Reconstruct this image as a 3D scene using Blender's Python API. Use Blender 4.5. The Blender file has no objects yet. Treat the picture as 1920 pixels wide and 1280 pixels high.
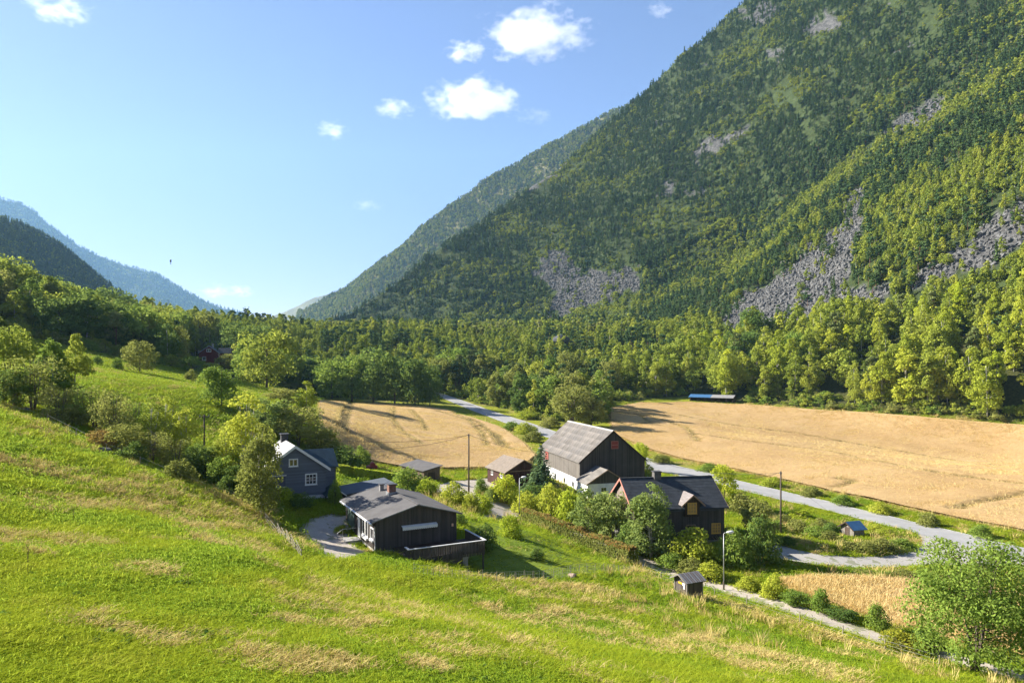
import bpy, bmesh, math, random
import numpy as np
from mathutils import Vector, Matrix
from mathutils.geometry import delaunay_2d_cdt

scene = bpy.context.scene
COL = scene.collection
R = math.radians
rng = np.random.default_rng(7)
random.seed(7)

# ------------------------------------------------------------------ camera, sky, sun, exposure
CZ = 25.0                       # camera height above the lowest part of the valley floor
F = 1280.0; CX = 960.0; HY = 690.0   # focal length, centre column and eye-level row of the 1920 x 1280 photograph
cam = bpy.data.cameras.new('camera'); camo = bpy.data.objects.new('camera', cam); COL.objects.link(camo)
cam.lens = 24; cam.sensor_width = 36; cam.shift_y = 50/1920
cam.clip_start = .5; cam.clip_end = 60000
camo.location = (0, 0, CZ); camo.rotation_euler = (R(90), 0, 0)
scene.camera = camo

SUN_EL = R(29); SUN_H = (-.93, .367)      # horizontal direction towards the sun
S = Vector((SUN_H[0]*math.cos(SUN_EL), SUN_H[1]*math.cos(SUN_EL), math.sin(SUN_EL))).normalized()
world = bpy.data.worlds.new('World'); scene.world = world; world.use_nodes = True
wn = world.node_tree; wn.nodes.clear()
sky = wn.nodes.new('ShaderNodeTexSky'); sky.sky_type = 'NISHITA'; sky.sun_disc = False
sky.sun_elevation = SUN_EL; sky.sun_rotation = math.atan2(SUN_H[0], SUN_H[1])
sky.altitude = 500; sky.air_density = 1.0; sky.dust_density = .3; sky.ozone_density = 1.2
bg = wn.nodes.new('ShaderNodeBackground'); bg.inputs[1].default_value = .05
wo = wn.nodes.new('ShaderNodeOutputWorld')
tint = wn.nodes.new('ShaderNodeMix'); tint.data_type = 'RGBA'; tint.blend_type = 'MULTIPLY'; tint.inputs[0].default_value = 1; tint.inputs[7].default_value = (.76, .675, .89, 1)
wn.links.new(sky.outputs[0], tint.inputs[6]); wn.links.new(tint.outputs[2], bg.inputs[0]); wn.links.new(bg.outputs[0], wo.inputs[0])
sl = bpy.data.lights.new('sun', 'SUN'); sl.energy = 5.0; sl.angle = R(.5); sl.color = (1, .93, .82)
so = bpy.data.objects.new('sun', sl); COL.objects.link(so)
so.rotation_euler = S.to_track_quat('Z', 'Y').to_euler()
vs = scene.view_settings; vs.view_transform = 'Standard'; vs.look = 'None'; vs.exposure = 1.88; vs.gamma = 1
cy = scene.cycles
cy.max_bounces = 16; cy.diffuse_bounces = 6; cy.glossy_bounces = 2; cy.transmission_bounces = 4
cy.transparent_max_bounces = 12; cy.volume_bounces = 16
try:
    cy.use_denoising = True; cy.denoiser = 'OPENIMAGEDENOISE'; cy.denoising_prefilter = 'ACCURATE'
except Exception:
    pass

# ------------------------------------------------------------------ node material helpers
def new_mat(name):
    m = bpy.data.materials.new(name); m.use_nodes = True
    nt = m.node_tree; nt.nodes.clear()
    return m, nt, nt.nodes.new('ShaderNodeOutputMaterial')
def nd(nt, typ, ins=None, **props):
    n = nt.nodes.new(typ)
    for k, v in props.items(): setattr(n, k, v)
    for k, v in (ins or {}).items():
        if isinstance(v, bpy.types.NodeSocket): nt.links.new(v, n.inputs[k])
        else: n.inputs[k].default_value = v
    return n
def c4(c): return (c[0], c[1], c[2], 1)
def ramp(nt, fac, stops, interp='LINEAR'):
    n = nd(nt, 'ShaderNodeValToRGB', {0: fac}); cr = n.color_ramp; cr.interpolation = interp
    while len(cr.elements) < len(stops): cr.elements.new(.5)
    for e, (p, c) in zip(cr.elements, stops): e.position = p; e.color = c4(c) if len(c) == 3 else c
    return n.outputs[0]
def noise(nt, vec, scale, detail=3, rough=.55):
    return nd(nt, 'ShaderNodeTexNoise', {'Vector': vec, 'Scale': scale, 'Detail': detail, 'Roughness': rough}).outputs[0]
def mathn(nt, op, a, b=0.0, clamp=False):
    return nd(nt, 'ShaderNodeMath', {0: a, 1: b}, operation=op, use_clamp=clamp).outputs[0]
def mixc(nt, fac, a, b, blend='MIX'):
    n = nt.nodes.new('ShaderNodeMix'); n.data_type = 'RGBA'; n.blend_type = blend
    for s, v in ((n.inputs[0], fac), (n.inputs[6], a), (n.inputs[7], b)):
        if isinstance(v, bpy.types.NodeSocket): nt.links.new(v, s)
        else: s.default_value = c4(v) if isinstance(v, tuple) and len(v) == 3 else v
    return n.outputs[2]
def pos(nt): return nd(nt, 'ShaderNodeNewGeometry').outputs['Position']
def objco(nt): return nd(nt, 'ShaderNodeTexCoord').outputs['Object']
def stretch(nt, vec, s): return nd(nt, 'ShaderNodeVectorMath', {0: vec, 1: s}, operation='MULTIPLY').outputs[0]
def bump(nt, h, strength=.5, dist=.05):
    return nd(nt, 'ShaderNodeBump', {'Height': h, 'Strength': strength, 'Distance': dist}).outputs[0]
def princ(nt, out, col, rough=.7, normal=None, spec=.3, metal=0.0):
    p = nd(nt, 'ShaderNodeBsdfPrincipled', {'Base Color': c4(col) if isinstance(col, tuple) and len(col) == 3 else col,
           'Roughness': rough, 'Specular IOR Level': spec, 'Metallic': metal})
    if normal is not None: nt.links.new(normal, p.inputs['Normal'])
    nt.links.new(p.outputs[0], out.inputs[0]); return p

LEAF = 2.6
def leaf_mat(name, cols, trans=.45, patch=None, jitter=.5):
    """foliage: colour by plant, by leaf and by place, part of the light passes through"""
    m, nt, out = new_mat(name); cols = [(min(.75, c[0]*LEAF), min(.75, c[1]*LEAF), min(.75, c[2]*LEAF*1.1)) for c in cols]
    rnd = nd(nt, 'ShaderNodeObjectInfo').outputs['Random']
    isl = nd(nt, 'ShaderNodeNewGeometry').outputs['Random Per Island']
    f = mathn(nt, 'ADD', mathn(nt, 'MULTIPLY', rnd, 1-jitter), mathn(nt, 'MULTIPLY', isl, jitter))
    if patch:
        n = noise(nt, pos(nt), patch, 2)
        f = mathn(nt, 'ADD', mathn(nt, 'MULTIPLY', f, .5), mathn(nt, 'MULTIPLY', mathn(nt, 'SUBTRACT', n, .25), 1.0), True)
    col = ramp(nt, f, [(i/(len(cols)-1), c) for i, c in enumerate(cols)])
    d = nd(nt, 'ShaderNodeBsdfDiffuse', {0: col})
    t = nd(nt, 'ShaderNodeBsdfTranslucent', {0: mixc(nt, .35, col, (.30, .34, .06))})
    ms = nd(nt, 'ShaderNodeMixShader', {0: trans, 1: d.outputs[0], 2: t.outputs[0]})
    nt.links.new(ms.outputs[0], out.inputs[0]); return m

def simple(name, col, rough=.7, var=.25, scale=3.0, bumps=0.0, metal=0.0, spec=.3, streak=None, bdist=.03):
    m, nt, out = new_mat(name); o = objco(nt)
    v = stretch(nt, o, streak) if streak else o
    n = noise(nt, v, scale, 5, .6)
    dark = tuple(c*(1-var) for c in col); lite = tuple(min(1, c*(1+var)) for c in col)
    c = ramp(nt, n, [(.3, dark), (.7, lite)])
    princ(nt, out, c, rough, bump(nt, n, bumps, bdist) if bumps else None, spec, metal); return m

def board_mat(name, col, axis='x', w=.15, var=.35, rough=.75, grey=None):
    """weathered boards: fine grain along the board, each board a slightly different tone"""
    m, nt, out = new_mat(name); o = objco(nt)
    sep = nd(nt, 'ShaderNodeSeparateXYZ', {0: o})
    if axis == 'x': t = mathn(nt, 'ADD', sep.outputs[0], sep.outputs[1])
    else: t = sep.outputs[2]
    u = mathn(nt, 'DIVIDE', t, w)
    cell = nd(nt, 'ShaderNodeTexWhiteNoise', {'W': mathn(nt, 'FLOOR', u)}, noise_dimensions='1D').outputs[0]
    grain = noise(nt, stretch(nt, o, (14, 14, .8) if axis == 'x' else (.8, .8, 14)), 2.0, 5, .65)
    stain = noise(nt, o, .55, 4)
    f = mathn(nt, 'ADD', mathn(nt, 'MULTIPLY', cell, .35), mathn(nt, 'ADD', mathn(nt, 'MULTIPLY', grain, .45), mathn(nt, 'MULTIPLY', stain, .35)))
    dark = tuple(c*(1-var) for c in col); lite = grey or tuple(min(1, c*(1+var)) for c in col)
    c = ramp(nt, f, [(.25, dark), (.85, lite)])
    fr = mathn(nt, 'FRACT', u); gap = mathn(nt, 'LESS_THAN', fr, .08)
    h = mathn(nt, 'SUBTRACT', mathn(nt, 'MULTIPLY', grain, .3), gap)
    princ(nt, out, c, rough, bump(nt, h, .6, .015), .25); return m

# ------------------------------------------------------------------ small numeric helpers
def vnoise(x, y, seed=0):
    xi = np.floor(x).astype(np.int64); yi = np.floor(y).astype(np.int64)
    fx = x-xi; fy = y-yi; fx = fx*fx*(3-2*fx); fy = fy*fy*(3-2*fy)
    def h(a, b):
        n = (a*374761393 + b*668265263 + seed*1442695041) & 0x7fffffff
        n = ((n ^ (n >> 13))*1274126177) & 0x7fffffff
        return ((n ^ (n >> 16)) & 0xffff)/65535.0
    return (h(xi, yi)*(1-fx)+h(xi+1, yi)*fx)*(1-fy)+(h(xi, yi+1)*(1-fx)+h(xi+1, yi+1)*fx)*fy
def fbm(x, y, oct=4, seed=0, gain=.5):
    s = 0; a = 1; t = 0
    for i in range(oct):
        s = s+a*vnoise(x*2**i, y*2**i, seed+i*17); t += a; a *= gain
    return s/t
def inpoly(x, y, poly):
    x = np.asarray(x, float); y = np.asarray(y, float); r = np.zeros(x.shape, bool)
    n = len(poly); j = n-1
    for i in range(n):
        xi, yi = poly[i]; xj, yj = poly[j]
        if yi != yj:
            r ^= ((yi > y) != (yj > y)) & (x < (xj-xi)*(y-yi)/(yj-yi)+xi)
        j = i
    return r
def segdist(x, y, pts):
    d = np.full(np.shape(x), 1e9)
    for (ax, ay), (bx, by) in zip(pts[:-1], pts[1:]):
        vx, vy = bx-ax, by-ay; L = vx*vx+vy*vy+1e-9
        t = np.clip(((x-ax)*vx+(y-ay)*vy)/L, 0, 1)
        d = np.minimum(d, np.hypot(x-ax-t*vx, y-ay-t*vy))
    return d
def to_px(x, y, z):
    return CX+F*x/y, HY-F*(z-CZ)/y
def P3(px, py, d): return ((px-CX)/F*d, d, CZ-(py-HY)/F*d)

# ------------------------------------------------------------------ mesh helpers
def link(o): COL.objects.link(o); return o
def mesh_np(name, V, Fc, mats=(), smooth=False):
    """V (n,3), Fc (m,k) faces all with k corners"""
    me = bpy.data.meshes.new(name); V = np.asarray(V, np.float32); Fc = np.asarray(Fc, np.int32)
    me.vertices.add(len(V)); me.vertices.foreach_set('co', V.ravel())
    m, k = Fc.shape
    me.loops.add(m*k); me.loops.foreach_set('vertex_index', Fc.ravel())
    me.polygons.add(m); me.polygons.foreach_set('loop_start', np.arange(0, m*k, k, dtype=np.int32))
    me.polygons.foreach_set('loop_total', np.full(m, k, np.int32))
    if smooth: me.polygons.foreach_set('use_smooth', np.ones(m, bool))
    me.update(calc_edges=True)
    for a in mats: me.materials.append(a)
    return me
def obj(name, me, parent=None):
    o = bpy.data.objects.new(name, me); link(o); o.parent = parent; return o
def tag(o, label=None, cat=None, group=None, kind=None):
    if label: o['label'] = label
    if cat: o['category'] = cat
    if group: o['group'] = group
    if kind: o['kind'] = kind
    return o
def thing(name, loc, rz, label, cat, group=None):
    o = bpy.data.objects.new(name, None); link(o); o.location = loc; o.rotation_euler = (0, 0, rz); o.empty_display_size = .2
    return tag(o, label, cat, group)
class MB:
    """collects shapes of ONE part"""
    def __init__(s): s.v = []; s.f = []
    def add(s, vs, fs):
        b = len(s.v); s.v += [tuple(p) for p in vs]; s.f += [tuple(b+i for i in f) for f in fs]; return s
    def box(s, x0, x1, y0, y1, z0, z1):
        return s.add([(x0,y0,z0),(x1,y0,z0),(x1,y1,z0),(x0,y1,z0),(x0,y0,z1),(x1,y0,z1),(x1,y1,z1),(x0,y1,z1)],
            [(0,3,2,1),(4,5,6,7),(0,1,5,4),(1,2,6,5),(2,3,7,6),(3,0,4,7)])
    def slab(s, q, t):
        """quad q (4 points) thickened by vector t"""
        q = [Vector(p) for p in q]; t = Vector(t)
        return s.add(q+[p+t for p in q], [(0,3,2,1),(4,5,6,7),(0,1,5,4),(1,2,6,5),(2,3,7,6),(3,0,4,7)])
    def prism(s, poly, t):
        n = len(poly); q = [Vector(p) for p in poly]; t = Vector(t)
        return s.add(q+[p+t for p in q], [tuple(range(n-1,-1,-1)), tuple(range(n, 2*n))]+[(i,(i+1)%n,n+(i+1)%n,n+i) for i in range(n)])
    def tube(s, pts, r, n=6):
        pts = [Vector(p) for p in pts]; rs = r if isinstance(r, (list, tuple)) else [r]*len(pts)
        rings = []
        for i, p in enumerate(pts):
            d = (pts[min(i+1, len(pts)-1)]-pts[max(i-1, 0)])
            if d.length < 1e-9: d = Vector((0, 0, 1))
            d.normalize(); a = d.orthogonal().normalized(); b = d.cross(a)
            rings.append([p+(a*math.cos(k*2*math.pi/n)+b*math.sin(k*2*math.pi/n))*rs[i] for k in range(n)])
        vs = [q for rg in rings for q in rg]; m = len(pts)
        fs = [(i*n+k, i*n+(k+1)%n, (i+1)*n+(k+1)%n, (i+1)*n+k) for i in range(m-1) for k in range(n)]
        fs += [tuple(range(n-1, -1, -1)), tuple((m-1)*n+k for k in range(n))]
        return s.add(vs, fs)
    def mesh(s, name, mat, smooth=False):
        me = bpy.data.meshes.new(name); me.from_pydata(s.v, [], s.f); me.update()
        bm = bmesh.new(); bm.from_mesh(me); bmesh.ops.recalc_face_normals(bm, faces=bm.faces); bm.to_mesh(me); bm.free()
        if smooth: me.polygons.foreach_set('use_smooth', np.ones(len(me.polygons), bool))
        if mat: me.materials.append(mat)
        return me
    def build(s, name, mat, parent=None, smooth=False, label=None, kind=None):
        o = obj(name, s.mesh(name, mat, smooth), parent)
        if label: o['label'] = label
        if kind: o['kind'] = kind
        return o
# ------------------------------------------------------------------ terrain: heights through surveyed points
CP = [(0,1280,15),(480,1280,17),(960,1280,21),(1290,1280,29),(1600,1280,38),(1900,1280,46),
 (0,1050,28),(480,1050,36),(704,1041,60),(600,1100,40),(800,1063,56),(800,1150,40),(960,1150,45),(905,1070,60),(1050,1100,58),
 (1200,1150,52),(1290,1125,62),(1240,1220,40),(1450,1200,52),(0,900,46),(0,770,75),(150,830,70),(300,900,62),(300,1000,42),
 (480,965,64),(560,1010,62),(590,1000,66),(640,971,70.5),(606,936,76.4),(490,938,73),(660,930,88),(700,905,105),(795,903,118),
 (827,902,120),(640,880,110),(879,926,105),(921,915,121),(900,975,86),(974,968,100),(1100,1045,80),(1000,1000,80),(1020,1045,66),
 (1150,1064,74),(1250,1072,77),(1357,1105,71),(1500,1147,63),(1650,1193,57),(1357,1012,86),(1100,925,116),(1215,908,125),(1280,960,108),
 (1389,911,135),(1213,871,165),(1025,810,215),(900,770,265),(822,738,310),(1601,1012,92),(1920,1040,86),(1700,990,100),
 (1600,880,155),(1920,900,140),(1920,792,225),(1600,772,260),(1300,752,300),(1150,765,270),(1400,830,200),(620,752,270),(800,762,270),
 (800,820,180),(640,850,130),(985,850,165),(450,740,150),(400,800,115),(330,760,120),(260,695,170),(170,665,185),(60,625,200),
 (340,690,210),(430,712,230),(520,725,250),(560,790,130),(200,800,88),(370,870,85),(100,740,98),(402,670,320),(400,625,450),(100,600,300),
 (700,640,480),(850,645,500),(1000,655,480),(1100,685,400),(1200,615,620),(1370,620,450),(1600,640,320),(1920,655,250),(250,600,400)]
pts = [P3(*c) for c in CP]
pts += [(x, y, CZ+z) for x, y, z in [(-60,-30,2),(0,-30,-4),(60,-30,-19),(150,0,-22),(150,100,-22),(-120,100,4),(-200,200,30),(-200,0,30),
 (0,810,42),(-90,870,45),(-193,940,48),(-600,600,60),(-450,350,45),(600,600,10),(400,200,0),(300,0,-10),(-600,-100,60),(-400,900,45)]]
pts = np.array(pts)
def tps(r): return np.where(r > 1e-9, r*r*np.log(np.maximum(r, 1e-9)), 0)
SC = 100.0
A = pts[:, :2]/SC; n0 = len(A)
K = tps(np.hypot(A[:, None, 0]-A[None, :, 0], A[:, None, 1]-A[None, :, 1]))+np.eye(n0)*2e-4
Q = np.c_[np.ones(n0), A]
LHS = np.block([[K, Q], [Q.T, np.zeros((3, 3))]])
sol = np.linalg.solve(LHS, np.r_[pts[:, 2], np.zeros(3)])
def hraw(x, y):
    xs = np.clip(x, -650, 650)/SC; ys = np.clip(y, -120, 950)/SC
    sh = xs.shape; xs = xs.ravel(); ys = ys.ravel(); z = np.empty(xs.size)
    for i in range(0, xs.size, 20000):
        a = xs[i:i+20000]; b = ys[i:i+20000]
        z[i:i+20000] = tps(np.hypot(a[:, None]-A[None, :, 0], b[:, None]-A[None, :, 1]))@sol[:n0]+sol[n0]+sol[n0+1]*a+sol[n0+2]*b
    return z.reshape(sh)
ux = np.linspace(-math.asinh(7200/60), math.asinh(7200/60), 380); GX = 60*np.sinh(ux)
uy = np.linspace(-math.asinh(90/60), math.asinh(7700/60), 330); GY = 60*np.sinh(uy)
XX, YY = np.meshgrid(GX, GY)
ZZ = hraw(XX, YY)
far = np.clip((np.hypot(XX, YY)-900)/600, 0, 1); far = far*far*(3-2*far)
ZZ = ZZ*(1-far)+np.clip(ZZ, 40, 75)*far
near = np.exp(-np.hypot(XX, YY)/160)
ZZ += (fbm(XX/7, YY/7, 3, 3)-.5)*.75*near + (fbm(XX/2.2, YY/2.2, 2, 9)-.5)*.28*np.exp(-np.hypot(XX, YY)/60)
def H(x, y):
    """height of the ground sheet, read off its own triangles"""
    x = np.asarray(x, float); y = np.asarray(y, float)
    i = np.clip(np.searchsorted(GX, x)-1, 0, len(GX)-2); j = np.clip(np.searchsorted(GY, y)-1, 0, len(GY)-2)
    fx = (x-GX[i])/(GX[i+1]-GX[i]); fy = (y-GY[j])/(GY[j+1]-GY[j])
    a, b, c, d = ZZ[j, i], ZZ[j, i+1], ZZ[j+1, i+1], ZZ[j+1, i]
    return np.where(fx >= fy, a+(b-a)*fx+(c-b)*fy, a+(d-a)*fy+(c-d)*fx)
TD = np.exp(np.linspace(math.log(9), math.log(1100), 900))
def G(px, py):
    """where the sight line of a photograph point meets the ground"""
    dx = (px-CX)/F; dz = (HY-py)/F
    zr = CZ+dz*TD; g = zr-H(dx*TD, TD)
    k = np.nonzero(g < 0)[0]
    if len(k) == 0 or k[0] == 0: t = TD[-1] if len(k) == 0 else TD[0]
    else:
        a, b = TD[k[0]-1], TD[k[0]]
        for _ in range(20):
            m = (a+b)/2
            if CZ+dz*m-float(H(dx*m, m)) < 0: b = m
            else: a = m
        t = b
    return (dx*t, t)
def GP(l): return [G(*p) for p in l]
def on(x, y, dz=0): return (x, y, float(H(x, y))+dz)

# ------------------------------------------------------------------ outlines on the ground
road_up = [(806,729),(822,735),(860,748),(900,762),(960,782),(1025,803),(1100,828),(1213,858),(1300,880),(1389,902),(1500,928),(1600,952),(1700,975),(1800,998),(1920,1027),(2080,1065),(2300,1120)]
road_lo = [(800,734),(818,741),(850,755),(900,775),(960,798),(1020,818),(1120,850),(1240,885),(1320,904),(1389,920),(1480,941),(1574,963),(1660,985),(1720,1000),(1800,1022),(1920,1055),(2080,1100),(2300,1165)]
ROAD = GP(road_up)+GP(road_lo)[::-1]
loop_in = [(1440,1010),(1455,1018),(1490,1030),(1540,1040),(1600,1044),(1650,1043),(1700,1036),(1728,1025),(1729,1012),(1720,1001)]
loop_out = [(1735,996),(1800,1016),(1890,1042),(1935,1060),(1870,1062),(1800,1060),(1745,1058),(1680,1063),(1620,1065),(1560,1062),(1500,1054),(1440,1044),(1425,1020)]
LOOP = GP(loop_in)+GP(loop_out)
path_c = GP([(2060,1310),(1960,1285),(1880,1262),(1760,1228),(1640,1193),(1500,1147),(1380,1110),(1260,1072),(1190,1050),(1100,1012),(1020,977),(965,957),(935,948)])
FIELD_L = GP([(600,753),(700,757),(800,764),(835,770),(900,790),(945,806),(980,832),(1003,858),(985,872),(930,878),(880,880),(820,880),(745,877),(690,866),(645,852),(606,830),(597,790)])
FIELD_R = GP([(1143,768),(1200,756),(1290,755),(1400,760),(1500,768),(1600,774),(1750,786),(1920,799),(2150,815),(2400,840),(2400,1100),(2050,1030),(1920,1000),(1760,968),(1680,950),(1560,925),(1480,905),(1390,885),(1280,862),(1213,843),(1150,815)])
FIELD_N = GP([(1455,1094),(1520,1086),(1600,1084),(1700,1092),(1760,1099),(1850,1112),(2000,1140),(2150,1170),(2150,1270),(1960,1250),(1880,1225),(1760,1195),(1680,1175),(1600,1150),(1530,1125),(1470,1103)])
LAWN_1 = GP([(866,986),(940,976),(968,985),(1000,998),(1100,1040),(1190,1074),(1130,1078),(1000,1092),(930,1090),(870,1080),(860,1040),(890,1010)])
LAWN_2 = GP([(622,922),(640,896),(700,907),(765,917),(745,932),(690,938),(630,950)])
YARD = GP([(812,924),(818,909),(850,901),(915,896),(950,899),(945,912),(900,918),(890,930),(930,940),(965,948),(985,962),(935,974),(862,984),(855,978),(905,966),(915,955),(880,940),(840,928)])
DRIVE = GP([(560,988),(576,974),(620,963),(656,968),(658,1000),(666,1022),(702,1040),(650,1053),(612,1050),(588,1030),(564,1008)])
dry_streaks = [([(60,945),(300,955),(480,978)],2.2),([(330,985),(560,1010),(760,1040)],1.4),([(0,870),(160,900),(320,930)],2.6),
 ([(850,1080),(1000,1098),(1120,1120)],1.6),([(1080,1150),(1300,1200),(1520,1262)],2.0),([(680,1190),(830,1200),(950,1212)],.8),([(60,1160),(170,1150),(260,1195)],.7),
 ([(520,1165),(640,1180),(800,1250)],.8),([(1180,1075),(1280,1110),(1400,1150),(1560,1200),(1700,1240)],1.3),([(330,900),(420,930),(500,985),(580,1030)],1.6)]
DRY = [(GP(l), w) for l, w in dry_streaks]
def dryness(x, y):
    m = np.zeros(np.shape(x)); n = fbm(x/1.3+y/3.5, y/1.1, 4, 5); n2 = fbm(x/6, y/4, 4, 21); n3 = fbm(x/.5, y/.5, 2, 6)
    for l, w in DRY:
        d = segdist(x, y, l)+(n2-.5)*w*2.6; m = np.maximum(m, np.clip(1.25-d/w, 0, 1))
    m = np.clip(m*np.clip((n-.36)*4.2, 0, 1), 0, 1)*.85
    w2 = np.clip((n2-.57)*6, 0, .7)*np.clip((n-.42)*5, 0, 1)
    return np.clip((m*1.25+w2)*(.55+.8*n3), 0, .86)*np.where(on_lawn(x, y), .12, 1)
fb_px = [-900,-300,0,60,160,250,340,430,520,600,700,815,830,842,900,960,1005,1060,1130,1150,1290,1400,1500,1600,1750,1920,2300,3000]
fb_py = [690,652,632,632,655,676,690,710,722,743,748,756,730,741,757,768,786,792,785,752,741,754,763,769,781,789,808,850]
def forested(x, y):
    z = H(x, y); yy = np.maximum(y, 1); px, py = to_px(x, yy, z)
    return (y > 60) & ((py < np.interp(px, fb_px, fb_py)) | (y > 340))
def on_made(x, y, grow=0):
    m = inpoly(x, y, ROAD) | inpoly(x, y, LOOP) | inpoly(x, y, YARD) | inpoly(x, y, DRIVE) | (segdist(x, y, path_c) < 1.5+grow)
    if grow: m |= (segdist(x, y, ROAD) < grow) | (segdist(x, y, LOOP) < grow)
    return m
def on_field(x, y): return inpoly(x, y, FIELD_L) | inpoly(x, y, FIELD_R) | inpoly(x, y, FIELD_N)
def on_lawn(x, y): return inpoly(x, y, LAWN_1) | inpoly(x, y, LAWN_2)

# ------------------------------------------------------------------ ground sheet
def ground_mat():
    m, nt, out = new_mat('meadow ground'); p = pos(nt)
    z = nd(nt, 'ShaderNodeAttribute', attribute_name='zone'); s = nd(nt, 'ShaderNodeSeparateColor', {0: z.outputs['Color']})
    n1 = noise(nt, p, .09, 4); n2 = noise(nt, p, 1.3, 5, .65); n3 = noise(nt, p, 9.0, 3, .6)
    f = mathn(nt, 'ADD', mathn(nt, 'MULTIPLY', n1, .55), mathn(nt, 'MULTIPLY', n2, .45))
    g = ramp(nt, f, [(.32, (.14, .165, .010)), (.47, (.22, .245, .014)), (.60, (.29, .30, .022)), (.72, (.33, .29, .06))])
    dry = ramp(nt, n2, [(.3, (.20, .15, .06)), (.7, (.42, .32, .15))])
    col = mixc(nt, s.outputs[0], g, dry)
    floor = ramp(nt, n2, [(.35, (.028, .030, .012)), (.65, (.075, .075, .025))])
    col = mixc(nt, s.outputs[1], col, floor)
    col = mixc(nt, mathn(nt, 'MULTIPLY', n3, .35), col, (.05, .07, .012))
    h = mathn(nt, 'ADD', mathn(nt, 'MULTIPLY', n2, 1.0), mathn(nt, 'MULTIPLY', n3, .35))
    princ(nt, out, col, .9, bump(nt, h, .9, .22), .1); return m
ny, nx = XX.shape
idx = np.arange(ny*nx).reshape(ny, nx)
a, b, c, d = idx[:-1, :-1].ravel(), idx[:-1, 1:].ravel(), idx[1:, 1:].ravel(), idx[1:, :-1].ravel()
FACES = np.r_[np.c_[a, b, c], np.c_[a, c, d]]
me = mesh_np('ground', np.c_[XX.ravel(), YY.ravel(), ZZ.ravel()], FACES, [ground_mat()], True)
at = me.attributes.new('zone', 'FLOAT_COLOR', 'POINT')
zc = np.zeros((ny*nx, 4), np.float32); zc[:, 3] = 1
xr, yr = XX.ravel(), YY.ravel()
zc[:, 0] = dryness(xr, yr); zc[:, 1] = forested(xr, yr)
at.data.foreach_set('color', zc.ravel())
ground = tag(obj('ground', me), 'sloping green meadow ground of the valley side and floor', kind='structure')

# ------------------------------------------------------------------ draped sheets
def sheet(name, poly, step, lift, mat, label, edge=None, dz=None, attr=None):
    poly = [Vector(p) for p in poly]; V = []
    for p, q in zip(poly, poly[1:]+poly[:1]):
        k = max(1, int((q-p).length/(edge or step)))
        V += [p.lerp(q, i/k) for i in range(k)]
    nb = len(V); xs = [p.x for p in V]; ys = [p.y for p in V]
    gx, gy = np.meshgrid(np.arange(min(xs), max(xs), step), np.arange(min(ys), max(ys), step))
    gx = gx.ravel()+rng.uniform(-.2, .2, gx.size)*step; gy = gy.ravel()+rng.uniform(-.2, .2, gy.size)*step
    bl = [(p.x, p.y) for p in V]
    k = inpoly(gx, gy, bl) & (segdist(gx, gy, bl+bl[:1]) > step*.35)
    V += [Vector((x, y)) for x, y in zip(gx[k], gy[k])]
    ov, oe, of, *_ = delaunay_2d_cdt(V, [(i, (i+1) % nb) for i in range(nb)], [], 1, 1e-5)
    xy = np.array([(p.x, p.y) for p in ov]); z = H(xy[:, 0], xy[:, 1])+lift
    if dz is not None: z = z+dz(xy[:, 0], xy[:, 1])
    me = bpy.data.meshes.new(name); me.from_pydata(np.c_[xy, z].tolist(), [], [f for f in of]); me.update()
    me.polygons.foreach_set('use_smooth', np.ones(len(me.polygons), bool))
    if len(me.polygons) and me.polygons[0].normal.z < 0: me.flip_normals()
    me.materials.append(mat)
    if attr is not None:
        at = me.attributes.new('zone', 'FLOAT_COLOR', 'POINT'); zc = np.zeros((len(xy), 4), np.float32); zc[:, 3] = 1; zc[:, 0] = attr(xy[:, 0], xy[:, 1]); at.data.foreach_set('color', zc.ravel())
    return tag(obj(name, me), label, kind='structure')
def strip(c, w):
    c = [Vector(p) for p in c]; L = []; Rr = []
    for i, p in enumerate(c):
        t = (c[min(i+1, len(c)-1)]-c[max(i-1, 0)]).normalized(); nrm = Vector((-t.y, t.x))
        L.append(p+nrm*w/2); Rr.append(p-nrm*w/2)
    return [tuple(p) for p in L]+[tuple(p) for p in Rr[::-1]]
def asphalt():
    m, nt, out = new_mat('worn asphalt'); p = pos(nt)
    n = noise(nt, p, .35, 4); n2 = noise(nt, p, 7, 4)
    col = ramp(nt, mathn(nt, 'ADD', mathn(nt, 'MULTIPLY', n, .6), mathn(nt, 'MULTIPLY', n2, .4)), [(.35, (.25, .25, .25)), (.65, (.36, .355, .35))])
    princ(nt, out, col, .75, bump(nt, n2, .2, .02), .35); return m
def gravel(name, c0, c1):
    m, nt, out = new_mat(name); p = pos(nt)
    n = noise(nt, p, .6, 4); n2 = noise(nt, p, 6, 5, .7); n3 = noise(nt, p, .25, 3)
    col = ramp(nt, mathn(nt, 'ADD', mathn(nt, 'MULTIPLY', n, .5), mathn(nt, 'MULTIPLY', n2, .5)), [(.34, c0), (.66, c1)])
    col = mixc(nt, mathn(nt, 'MULTIPLY', mathn(nt, 'GREATER_THAN', n, .58), .6), col, (.11, .13, .035))
    princ(nt, out, col, .9, bump(nt, n2, .5, .05), .2); return m
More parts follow.
